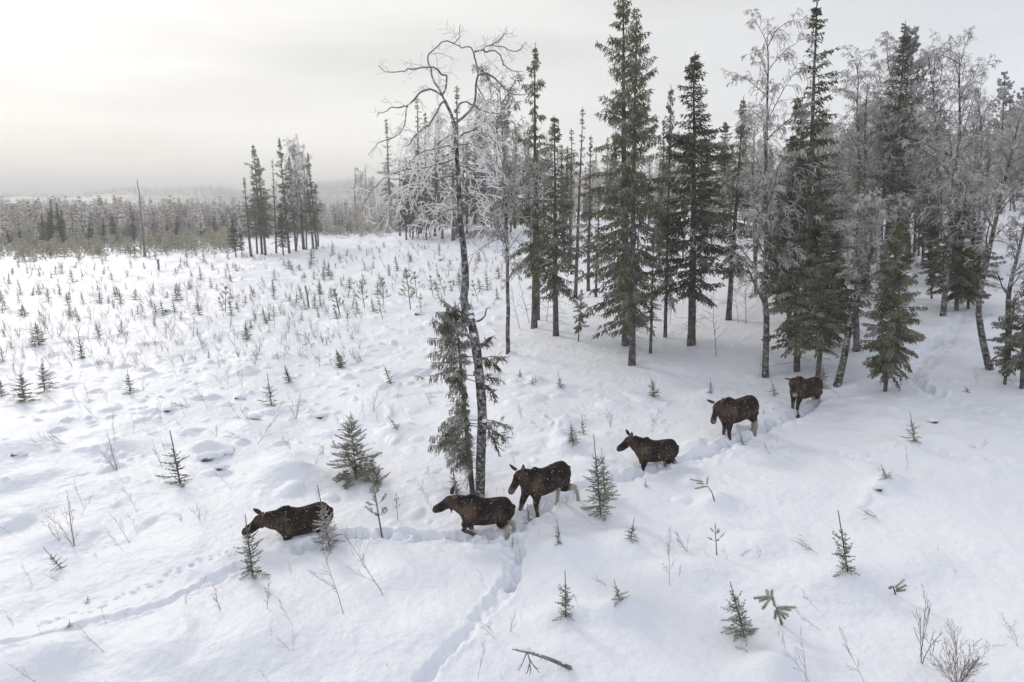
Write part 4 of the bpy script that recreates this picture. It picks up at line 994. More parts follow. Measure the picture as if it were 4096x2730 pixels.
# clump on the plain
cg = 'trees of the clump on the plain'
for (x0, y0, x1, y1, k, f, d) in ((1785, 1045, 1733, 385, 'a', 1.15, 'spruce with high crown'), (1762, 1040, 1703, 306, 'b', .95, 'leaning tall spruce'), (1690, 1055, 1640, 520, 'e', 1.5, 'lower spruce on the left of the clump'),
                                  (1945, 1030, 1875, 248, 'a', .95, 'tallest spruce of the clump'), (1990, 1015, 1940, 375, 'a', 1.1, 'dense spruce in the middle'), (2128, 1000, 2068, 348, 'a', .95, 'right-hand spruce with thin crown'),
                                  (2108, 1000, 2060, 520, 'e', 1.4, 'thin spruce'), (1858, 1030, 1830, 402, 'i', .9, 'very thin spruce pole'), (1588, 1058, 1560, 798, 'd', 1.5, 'small dark spruce'), (1625, 1042, 1612, 860, 'd', 1.3, 'low dark spruce'),
                                  (1905, 1045, 1882, 700, 'd', 1.2, 'short dark spruce at the front'), (2042, 1005, 2010, 500, 'e', 1.8, 'dark narrow spruce'), (1730, 1035, 1700, 560, 'i', 1.2, 'thin pale spruce'), (2140, 985, 2120, 560, 'e', 1.3, 'thin spruce')):
    spr(k, S('Lf', x0, y0), S('Lf', x1, y1), d, f, cg)
for (x0, y0, x1, y1, k) in ((2045, 1000, 1975, 290, 'b'), (2060, 1005, 2030, 350, 'a'), (1990, 1020, 1960, 330, 'c')):
    brc(k, S('Lf', x0, y0), S('Lf', x1, y1), 'frosted birch', .8, cg)
# dark spruces along the edge of the far forest
for (x0, y0, x1, y1, f) in ((345, 920, 340, 668, .7), (402, 900, 380, 690, .8), (775, 920, 752, 780, 1.7), (705, 920, 688, 795, 1.2), (905, 900, 890, 795, 1.3), (608, 900, 600, 825, 1.4), (1195, 875, 1188, 780, 1.5), (1500, 860, 1495, 760, 1.1),
                            (1548, 850, 1545, 745, .9), (145, 950, 125, 850, 1.1), (60, 970, 48, 870, 1.1), (1125, 885, 1118, 822, 1.5), (1275, 878, 1270, 830, 1.6), (1440, 850, 1437, 788, 1.3), (1350, 860, 1347, 812, 1.2), (330, 940, 322, 760, 1.),
                            (420, 930, 415, 740, .9), (2290, 800, 2285, 725, 1.5), (290, 930, 280, 770, 1.2)):
    if x0 > 2000: continue
    bx, by = S('Lf', x0, y0); by = max(by, np.interp(bx, [0, 300, 1000], [1003, 990, 948]))
    spr('d', (bx, by), S('Lf', x1, y1), 'dark forest-edge spruce', f, 'dark spruces at the edge of the far forest')

M['needle_mid'] = mk_needles('half_frosted_needles', (.035, .040, .012), (.09, .092, .03), (.19, .18, .07), (.70, .68, .64), .8, .52, 2.2)
# ------------------------------------------------------------------ the crooked old birch and its thin spruce
def crooked_birch():
    base = hit(*S('T', 511, 1418)); Y0 = base[1]; rng = np.random.default_rng(8)
    fr = lambda f, pts: [S(f, *p) for p in pts]
    tr = fr('T', [(511, 1418), (516, 1200), (522, 1050), (528, 900), (520, 780), (515, 700), (500, 560), (488, 470), (470, 360), (448, 270), (416, 205), (402, 150), (420, 90), (420, 0)]) + \
         fr('Mf', [(650, 1450), (641, 1350), (628, 1250), (622, 1100), (618, 1000), (608, 900), (603, 800), (598, 720), (585, 665), (562, 620), (540, 575)])
    P = np.array([at_depth(*p, Y0) for p in tr])-base; P[0, 2] -= .35
    s = np.r_[0, np.cumsum(np.linalg.norm(np.diff(P, axis=0), axis=1))]; t = np.linspace(0, s[-1], 60)
    P = np.stack([np.interp(t, s, P[:, i]) for i in range(3)], 1); P[1:-1] = .5*P[1:-1]+.25*(P[:-2]+P[2:])
    u = t/s[-1]; R0 = np.interp(u, [0, .04, .3, .5, .7, .9, 1], [.185, .16, .15, .135, .085, .058, .042])*(1+.10*rng.normal(0, 1, 60).cumsum()/8*0+.07*np.sin(t*5)*np.exp(-((u-.42)/.12)**2)+.03*np.sin(t*9))
    mt = MB(); mt.chains(P[None], R0[None], 14)
    # burls and knots
    for z in (.30, .36, .41, .47, .52, .55): 
        i = int(z*59); mt.blob(P[i]+rng.normal(0, .05, 3), .13, .12, .09, rng=rng)
    limbs = [('Mf', [(540, 575), (525, 545), (510, 510), (480, 470), (465, 430), (462, 390), (450, 370), (440, 330), (455, 300), (490, 275), (520, 240), (550, 235), (590, 250), (610, 235), (625, 200), (625, 165), (632, 140)], .04, .8),
     ('Mf', [(525, 545), (545, 510), (550, 470), (552, 430), (525, 430), (500, 400), (480, 385), (430, 385), (360, 395), (330, 395), (280, 412), (230, 415), (185, 400), (165, 375)], .036, -.8),
     ('Mf', [(525, 545), (495, 525), (460, 508), (430, 515), (395, 530), (365, 570), (325, 605), (280, 615), (232, 610), (200, 640), (155, 652)], .045, .3),
     ('Mf', [(325, 605), (318, 650), (315, 700), (290, 755), (250, 785), (215, 795), (160, 815), (130, 850), (105, 880)], .024, .3),
     ('Mf', [(598, 705), (640, 675), (690, 625), (710, 590), (715, 540), (718, 480), (730, 430), (728, 395), (718, 360), (710, 320), (705, 295), (690, 270), (665, 265), (640, 275), (600, 250), (550, 235)], .055, -.3),
     ('Mf', [(705, 297), (735, 290), (760, 285), (775, 300), (800, 290), (830, 290), (860, 320), (875, 370), (915, 400), (950, 405), (985, 405)], .03, -.6),
     ('Mf', [(760, 285), (770, 265), (800, 260), (840, 240), (865, 215), (885, 190), (895, 165)], .022, -.6),
     ('Mf', [(800, 260), (840, 265), (880, 270), (910, 290), (950, 295), (975, 275), (995, 250), (1010, 238)], .02, -.6),
     ('Mf', [(730, 430), (775, 418), (810, 435), (850, 470), (890, 510), (930, 540), (980, 545), (1040, 530)], .036, .6),
     ('Mf', [(775, 418), (790, 460), (800, 510), (805, 560), (795, 600)], .025, .6),
     ('Mf', [(598, 640), (625, 590), (660, 580), (690, 595), (720, 610), (745, 630), (800, 645), (855, 650), (862, 700), (855, 740)], .034, 1.0),
     ('Mf', [(540, 575), (515, 595), (495, 640), (475, 670), (450, 715), (400, 745), (360, 790), (330, 830), (290, 840)], .04, -1.0),
     ('Mf', [(720, 480), (745, 530), (765, 560), (785, 610), (770, 680), (740, 720)], .022, 1.0),
     ('Mf', [(615, 990), (585, 965), (560, 940), (555, 900), (572, 870), (610, 880)], .045, .6),
     ('Mf', [(560, 880), (520, 915), (470, 950), (420, 990), (390, 1040), (375, 1100), (335, 1150), (300, 1190)], .028, .8),
     ('Mf', [(608, 900), (540, 930), (440, 955), (300, 970), (200, 1010), (120, 1090), (80, 1150), (65, 1215)], .03, -.5),
     ('Mf', [(618, 1000), (540, 1010), (440, 1060), (360, 1110), (270, 1160), (200, 1220), (140, 1290)], .026, 1.1),
     ('Mf', [(625, 1190), (570, 1195), (510, 1225), (450, 1245), (370, 1240), (300, 1200), (250, 1200)], .022, .9),
     ('Mf', [(640, 1290), (590, 1300), (530, 1290), (480, 1275), (420, 1290), (380, 1310)], .018, .5),
     ('Mf', [(622, 1020), (660, 1060), (690, 1120), (720, 1180), (745, 1250), (765, 1330), (790, 1345)], .022, .9),
     ('Mf', [(612, 940), (680, 960), (740, 1010), (790, 1090), (800, 1170)], .024, -.9),
     ('Mf', [(605, 830), (680, 820), (760, 850), (820, 920), (850, 990)], .026, .9),
     ('Mf', [(600, 760), (540, 790), (480, 840), (430, 900), (350, 930), (300, 960)], .028, 1.3),
     ('Mf', [(603, 800), (650, 760), (720, 740), (790, 770), (850, 840)], .028, -1.2),
     ('Mf', [(606, 860), (560, 830), (500, 850), (430, 860), (380, 880), (330, 940)], .024, -1.5),
     ('Mf', [(618, 1040), (580, 1080), (560, 1140), (520, 1200), (480, 1290)], .02, 1.4)]
    lm = MB(); PL = []; RL = []
    for (f, pts, r, dep) in limbs:
        n = len(pts); off = np.linspace(0, 1, n)**.8*dep*1.6
        start_off = 0 if np.hypot(pts[0][0]-605, 0) < 75 or True else 0
        Q = np.array([at_depth(*S(f, *p), Y0+o) for p, o in zip(pts, off)])-base
        s = np.r_[0, np.cumsum(np.linalg.norm(np.diff(Q, axis=0), axis=1))]; t = np.linspace(0, s[-1], 34)
        Q = np.stack([np.interp(t, s, Q[:, i]) for i in range(3)], 1)+rng.normal(0, .012, (34, 3))*np.linspace(0, 1, 34)[:, None]; PL.append(Q); RL.append((r*(1-np.linspace(0, 1, 34))**.7*.62+.0075))
    PL = np.array(PL); RL = np.array(RL); lm.chains(PL, RL, 6)
    for pts, r in (([(490, 300), (520, 288), (545, 262), (552, 220), (562, 212), (582, 212)], .035), ([(460, 392), (400, 378), (352, 345), (310, 300), (278, 292), (248, 255), (232, 238)], .055)):
        Q = np.array([at_depth(*S('T', *p), Y0-(.3 if r > .05 else 0)) for p in pts])-base; lm.chains(Q[None], np.linspace(r, r*.4, len(pts))[None], 7)
    # fine rime twigs
    fb = MB()
    s, d, l, r = spawn(PL, RL, 8, .1, 1, 62, .30, rng, .6); P2, R2 = grow(s, d, np.clip(l, .35, 1.3), np.clip(r, .010, .016), 7, .22, .05, rng, tip=.6); 
    fb.chains(P2, R2, 4)
    s, d, l, r = spawn(P2, R2, 3, .2, 1, 55, .5, rng); P3, R3 = grow(s, d, np.clip(l, .12, .5), np.full(len(l), .009), 4, .18, .02, rng, tip=.8); fb.chains(P3, R3, 3)
        # denser lower crown: drooping sprays heavy with rime
    low = PL[[11, 13, 14, 15, 16, 17, 18, 19, 20, 21, 22, 23, 24, 25]]; lr = RL[[11, 13, 14, 15, 16, 17, 18, 19, 20, 21, 22, 23, 24, 25]]
    s, d, l, r = spawn(low, lr, 8, .15, 1, 60, .34, rng, .6); P2, R2 = grow(s, d, np.clip(l, .5, 1.7), np.clip(r, .017, .023), 8, .17, .26, rng, tip=.7); fb.chains(P2, R2, 4)
    s, d, l, r = spawn(P2, R2, 4, .15, 1, 50, .36, rng); P3, R3 = grow(s, d, np.clip(l, .15, .6), np.full(len(l), .0135), 4, .16, .12, rng, tip=.8); fb.chains(P3, R3, 3)
    s, d, l, r = spawn(P3, R3, 1, .2, 1, 50, .5, rng); P4, R4 = grow(s, d, np.clip(l, .06, .2), np.full(len(l), .014), 2, .2, 0, rng, tip=.8); fb.chains(P4, R4, 3)
    sns = []
    for p in ((455, 270), (470, 385), (430, 378), (540, 935), (452, 235)):
        sn = MB(); q = at_depth(*S('T', *p), Y0-.16)-base; sn.blob(q, .085, .07, .06, rng=rng); sns.append(('snow_clump', sn.mesh('snow_clump', [M['snow']])))
    o = thing('crooked_birch', [('trunk', mt.mesh('old_birch_trunk', [M['aspenbark']])), ('crown', merge('old_birch_crown', [(lm, 0), (fb, 1)], [M['deadwood'], M['frost_thick']]))]+sns)
    o.location = base; tag(o, 'crooked old birch with thick dark trunk and rime-white wandering crown, in the centre', 'birch')
    # the thin spruce leaning beside it
    b2 = hit(*S('T', 466, 1398)); t2 = at_depth(*S('T', 350, 178), b2[1]); v = Vector(t2-b2)
    pr = spruce(v.length, .20, .95, 91, droop=1.6, gap=.16, nb=9, er=.0145, tw=.06, tl=.42, el=.15, step=.19, r0=.085, one_side=math.pi*1.02, dead=44, lump=.95, prof=.42, matn='needle_mid')
    pr.location = b2; pr.rotation_mode = 'QUATERNION'; pr.rotation_quaternion = Vector((0, 0, 1)).rotation_difference(v.normalized())
    pr.name = 'thin_spruce'; tag(pr, 'thin spruce leaning against the crooked birch, foliage hanging mostly on its left', 'spruce')
    # its few boughs that reach past the birch trunk on the right
    br = MB(); fo = MB()
    for (x0, y0, pts) in ((400, 470, [(520, 440), (570, 400)]), (400, 520, [(540, 530), (620, 520), (670, 535)]), (402, 560, [(530, 560), (600, 560), (640, 600)]), (408, 640, [(540, 650), (600, 660), (635, 665)]), (408, 660, [(540, 700), (590, 740), (610, 790)]), (430, 930, [(550, 930), (610, 935), (690, 965)]), (432, 950, [(560, 960), (620, 1010), (680, 1045)]), (434, 960, [(560, 985), (600, 1050), (625, 1110)])):
        A = [b2*0+at_depth(*S('T', x0, y0), b2[1])]+[at_depth(*S('T', *p), b2[1]+.25) for p in pts]
        A = np.array(A); s = np.r_[0, np.cumsum(np.linalg.norm(np.diff(A, axis=0), axis=1))]; t = np.linspace(0, s[-1], 7); A = np.stack([np.interp(t, s, A[:, i]) for i in range(3)], 1)
        br.chains(A[None], np.linspace(.016, .006, 7)[None], 4)
        for k in range(46):
            q = rng.uniform(.45, 1); i = min(int(q*6), 5); p = A[i]+(A[i+1]-A[i])*(q*6-i)
            d = unit(A[i+1]-A[i]); dd = unit(d*.6+rng.normal(0, .6, 3)+np.array([0, 0, -.7])); e = p+dd*rng.uniform(.12, .34)
            fo.spindles([p], [e], .015)
            for j in range(4):
                a = p+(e-p)*rng.random(); fo.spindles([a], [a+unit(dd+rng.normal(0, .6, 3)+np.array([0, 0, -.4]))*rng.uniform(.06, .14)], .0125)
    inv = Matrix.LocRotScale(pr.location, pr.rotation_quaternion, None).inverted()
    me = merge('side_boughs', [(br, 0), (fo, 1)], [M['twig'], M['needle']]); me.transform(inv); link('side_boughs', me, pr)
crooked_birch()

# ------------------------------------------------------------------ saplings on the snowfield
SA = [spruce_sapling(200, 1.2, .40, .30, 7), spruce_sapling(201, 1.1, .36, .38, 6, 5), spruce_sapling(202, 1.3, .45, .25, 8, 7), spruce_sapling(203, 1.0, .33, .42, 5, 5), spruce_sapling(204, 1.2, .46, .22, 8, 7, er=.013), spruce_sapling(205, .9, .36, .45, 4, 5)]
PS = [pine_sapling(300), pine_sapling(301, 1.9, 5, .5), pine_sapling(302, 1.5, 4, .42, sparse=1), pine_sapling(303, 1.4, 3, .40, sparse=2, first=.45)]
gs = 'spruce saplings poking out of the snow'; gp = 'young pines on the snowfield'
def sap(k, fr, bx, by, ty, tx=None, fat=1., d=None, pr=None, g=None, cat=None):
    base = S(fr, bx, by); top = S(fr, bx if tx is None else tx, ty)
    o, h, b = put((pr or SA)[k], base, top, None, fat)
    desc = d or (size_word(h)+' frosted spruce sapling '+leanword(base, top))
    reg(o, base, h, desc, cat or 'sapling', g or gs); return o
Qs = [(875, 800, 635, 855), (300, 785, 560, 278), (165, 850, 640, 132), (550, 562, 380, 524), (665, 425, 310, 640), (1785, 325, 200, 1762), (1660, 430, 310, 1648), (1825, 880, 660, 1795), (2290, 625, 500, 2262), (1945, 725, 600, 1912), (325, 178, 70, 312), (125, 68, 20, 112),
      (265, 128, 60, 255), (400, 130, 30, 392), (455, 200, 110, 440), (560, 190, 110, 540), (170, 280, 200, 150), (765, 220, 150, 752), (1275, 95, 30, 1262), (1460, 105, 30, 1450), (1845, 165, 50, 1830), (2025, 160, 80, 2012), (1550, 45, -5, 1545), (1225, 165, 115, 1190),
      (3, 175, 90, 0), (20, 580, 470, 0), (10, 812, 700, 0), (30, 415, 345, 8), (490, 48, -50, 468), (520, 45, 10, 515), (1040, 345, 280, 1030), (820, 390, 300, 812), (530, 310, 255, 520), (2150, 130, 20, 2140), (730, 190, 135, 725), (730, 530, 475, 728), (262, 475, 310, 235), (75, 490, 420, 70), (1690, 355, 290, 1680), (1200, 470, 425, 1160), (1405, 560, 500, 1398), (1330, 395, 350, 1325)]
for i, (bx, by, ty, tx) in enumerate(Qs): sap([0, 2, 4, 1, 2, 0, 4, 1, 2, 3][i % 10] if i not in (9,) else 3, 'Q', bx, by, ty, tx)
for (k, fr, bx, by, ty, tx, f) in ((0, 'Nf', 1700, 838, 435, 1648, 1.0), (3, 'Nf', 410, 800, 655, 288, 1.), (5, 'Nf', 590, 1028, 975, 588, 1.3), (5, 'Nf', 465, 1192, 1138, 467, 1.2), (1, 'V', 413, 1112, 990, 390, 1.0), (1, 'O', 1405, 465, 282, 1388, .7), (3, 'O', 1888, 432, 285, 1912, 1.3),
                                (1, 'O', 1450, 955, 640, 1446, 1.0), (5, 'O', 1812, 840, 703, 1775, 1.3), (5, 'O', 1208, 322, 190, 1190, 1.), (0, 'O', 715, 132, -40, 692, 1.2), (3, 'O', 1095, 480, 385, 1097, .7), (1, 'Pf', 1162, 822, 408, 1100, .85),
                                (2, 'Pf', 470, 1265, 888, 372, .9), (5, 'Pf', 1425, 190, 100, 1390, 1.3), (5, 'GB', 212, 172, 35, 185, 1.0), (1, 'GB', 1415, 577, 312, 1372, .9), (5, 'GB', 1868, 148, 85, 1842, 1.2), (0, 'GA', 180, 242, 165, 180, 1.), (5, 'GA', 290, 303, 215, 298, 1.2), (5, 'GA', 318, 280, 210, 318, .7),
                                (3, 'GA', 545, 337, 195, 518, 1.2), (4, 'GA', 1380, 418, 250, 1358, 1.0), (1, 'GA', 1888, 388, 240, 1888, .9), (2, 'GA', 655, 838, 635, 632, 1.1), (3, 'GA', 745, 755, 570, 732, .8), (5, 'GA', 1310, 1228, 1155, 1300, 1.2), (5, 'GA', 270, 1400, 1380, 240, 1.), (5, 'GA', 2175, 850, 720, 2140, .9),
                                (0, 'Z', 130, 515, 350, 85, 1.), (4, 'Z', 595, 382, 215, 545, 1.), (0, 'Z', 1040, 522, 350, 970, 1.1), (3, 'Z', 1095, 928, 805, 1000, 1.), (5, 'Z', 2195, 465, 390, 2195, 1.), (3, 'Z', 540, 1100, 990, 500, 1.), (5, 'Z', 570, 445, 405, 540, 1.), (5, 'GB', 118, 330, 278, 112, .8),
                                (0, 'Y', 1680, 1032, 820, 1660, .8), (4, 'Y', 260, 905, 770, 252, .9), (0, 'Y', 985, 778, 660, 970, .9), (0, 'Y', 870, 862, 700, 852, .9), (2, 'Y', 290, 722, 610, 285, .9), (2, 'Y', 1250, 680, 600, 1245, 1.2), (4, 'Y', 1600, 775, 690, 1600, 1.2), (1, 'Y', 105, 810, 600, 100, 1.),
                                (0, 'Y', 350, 758, 690, 345, .9), (1, 'Y', 600, 722, 640, 590, .8), (0, 'Y', 185, 1072, 930, 172, 1.), (1, 'Y', 125, 935, 830, 120, .8), (2, 'Y', 715, 697, 640, 710, 1.1), (2, 'Y', 1060, 642, 600, 1055, 1.2), (4, 'Y', 1000, 770, 720, 985, 1.), (0, 'Y', 800, 905, 780, 790, .9), (5, 'Y', 390, 945, 880, 385, 1.3), (4, 'Y', 1430, 980, 860, 1420, 1.), (2, 'Y', 1780, 930, 800, 1775, 1.2),
                                (0, 'Vf', 952, 1470, 1300, 970, 1.4), (0, 'U', 0, 0, 0, 0, 0)):
    if f: sap(k, fr, bx, by, ty, tx, f)
# larger individual small spruces
big1 = spruce_sapling(210, 3.2, 1.0, .16, 13, 8, er=.016, dens=.05, matn='needle', pads=10)
sap(0, 'Z', 725, 1385, 775, 675, 1.15, 'man-high bushy dark spruce', [big1])
big2 = spruce_sapling(211, 2.2, .75, .12, 10, 8, er=.016, dens=.05, matn='needle', pads=26)
sap(0, 'Z', 930, 1428, 1160, 830, 1.1, 'snow-laden low spruce', [big2])
big3 = spruce_sapling(212, 2.2, .55, .34, 9, 7, er=.013, pads=4)
sap(0, 'GA', 905, 1480, 748, 838, .95, 'tall frosted spruce sapling', [big3]); sap(2, 'GA', 935, 1300, 880, 912, .7)
big4 = spruce_sapling(213, 1.7, .42, .36, 9, 6, er=.015, matn='needle_frost')
sap(0, 'Nf', 2215, 655, 235, 2135, 1.0, 'rime-covered spruce sapling touching', [big4])
for (k, bx, by, ty, tx, f) in ((1, 990, 1205, 830, 945, 1.), (0, 1048, 1105, 860, 1022, 1.), (0, 580, 1198, 938, 540, 1.), (1, 752, 1190, 910, 740, .9), (0, 360, 1258, 1015, 308, 1.), (1, 740, 1292, 1120, 700, 1.2), (3, 430, 1352, 1215, 422, .9), (2, 1195, 1095, 898, 1165, .9), (2, 1300, 1085, 890, 1240, .9), (1, 1268, 1165, 980, 1215, .9),
                               (0, 1598, 1140, 940, 1540, 1.), (2, 645, 910, 830, 633, 1.), (3, 15, 1545, 1000, 10, 0), (0, 730, 1100, 965, 720, 1.), (0, 1085, 1250, 1060, 1080, .9), (1, 1330, 905, 760, 1345, 1.3), (0, 510, 1200, 1080, 480, .9), (2, 350, 1340, 1190, 300, .8)):
    if f: sap(k, 'Y', bx, by, ty, tx, f, 'yellowish young pine', PS, gp, 'pine sapling')
for (k, fr, bx, by, ty, tx, f, d) in ((2, 'O', 212, 388, 5, 150, .85, 'rimed lanky young pine'), (3, 'O', 320, 302, 120, 310, .6, 'thin young pine with one tuft'), (3, 'Q', 472, 288, 210, 460, 1., 'thin young pine'), (2, 'Q', 1515, 255, 75, 1518, .9, 'thin young pine'), (0, 'Q', 2285, 272, 90, 2240, 1., 'lanky young pine'),
                                      (3, 'Pf', 282, 708, 492, 270, 1.0, 'dwarf round-topped pine'), (3, 'Pf', 485, 1328, 1230, 465, 1.0, 'tiny round pine'), (2, 'Q', 1505, 285, 150, 1470, .6, 'dark thin pine'), (3, 'Q', 2340, 340, 240, 2335, .9, 'thin pine'), (0, 'Q', 1560, 250, 170, 1530, .9, 'spreading young pine')):
    sap(k, fr, bx, by, ty, tx, f, d, PS, gp, 'pine sapling')
# pines bent over by snow: own shapes
def bent_pine(fr, base, pts, tufts, desc, r=.02, er=.024):
    b = hit(*S(fr, *base)); rng = np.random.default_rng(int(base[0]))
    P = np.array([at_depth(*S(fr, *p), b[1]-.05*i) for i, p in enumerate([base]+pts)])-b; P[0, 2] -= .15
    m = MB(); m.chains(P[None], np.linspace(r, r*.5, len(P))[None], 6); f = MB()
    for (x0, y0, x1, y1) in tufts:
        a = at_depth(*S(fr, x0, y0), b[1]-.1)-b; e = at_depth(*S(fr, x1, y1), b[1]-.1+rng.uniform(-.15, .15))-b
        f.chains(np.array([[a, a+(e-a)*.35, a+(e-a)*.75, e]]), np.array([[er*.4, er, er, er*.5]]), 6)
        for k in range(150):
            p = a+(e-a)*rng.random(); d = unit(unit(e-a)*.8+rng.normal(0, .55, 3)); f.spindles([p], [p+d*er*2.3], .004)
    o = thing('bent_pine_sapling', [('stem', m.mesh('bent_stem', [M['twig']])), ('foliage', f.mesh('bent_brush', [M['pine_yellow']]))]); o.location = b
    tag(o, desc, 'pine sapling')
bent_pine('Pf', (275, 338), [(250, 290), (222, 248), (180, 245)], [(220, 245, 135, 262), (190, 215, 105, 200), (215, 235, 222, 188), (200, 230, 150, 225)], 'little pine bent to the left under its frosted tuft, on a snow hummock')
bent_pine('Pf', (730, 1175), [(705, 1130), (680, 1060), (655, 1000), (630, 985)], [(640, 990, 540, 1000), (640, 990, 575, 1020), (645, 1000, 595, 1068), (625, 985, 620, 950), (650, 990, 655, 955), (655, 985, 672, 1050), (690, 1060, 812, 1062), (690, 1065, 780, 1082), (690, 1075, 760, 1118), (690, 1080, 740, 1135), (685, 1080, 722, 1170), (680, 1080, 675, 1135)], 'drooping pine sapling with finger-like frosted tufts hanging to both sides', er=.028)
bent_pine('Pf', (1500, 968), [(1480, 950), (1470, 920), (1450, 930)], [(1485, 930, 1545, 875), (1490, 945, 1555, 915), (1490, 955, 1550, 945), (1470, 920, 1447, 932)], 'small spruce top pressed over to the right in the snow', er=.022)
bent_pine('Q', (2098, 488), [(2080, 450), (2050, 415), (2010, 395)], [(2050, 410, 2055, 388), (2020, 398, 1970, 398), (2030, 402, 1995, 408), (2080, 460, 2040, 472), (2090, 470, 2115, 462)], 'young pine arching over to the left in open snow', er=.02)
bent_pine('Z', (1340, 490), [(1300, 465), (1270, 455)], [(1290, 460, 1240, 458), (1290, 465, 1270, 498), (1310, 470, 1335, 485)], 'flattened pine twig tuft left of the crooked birch', er=.022)

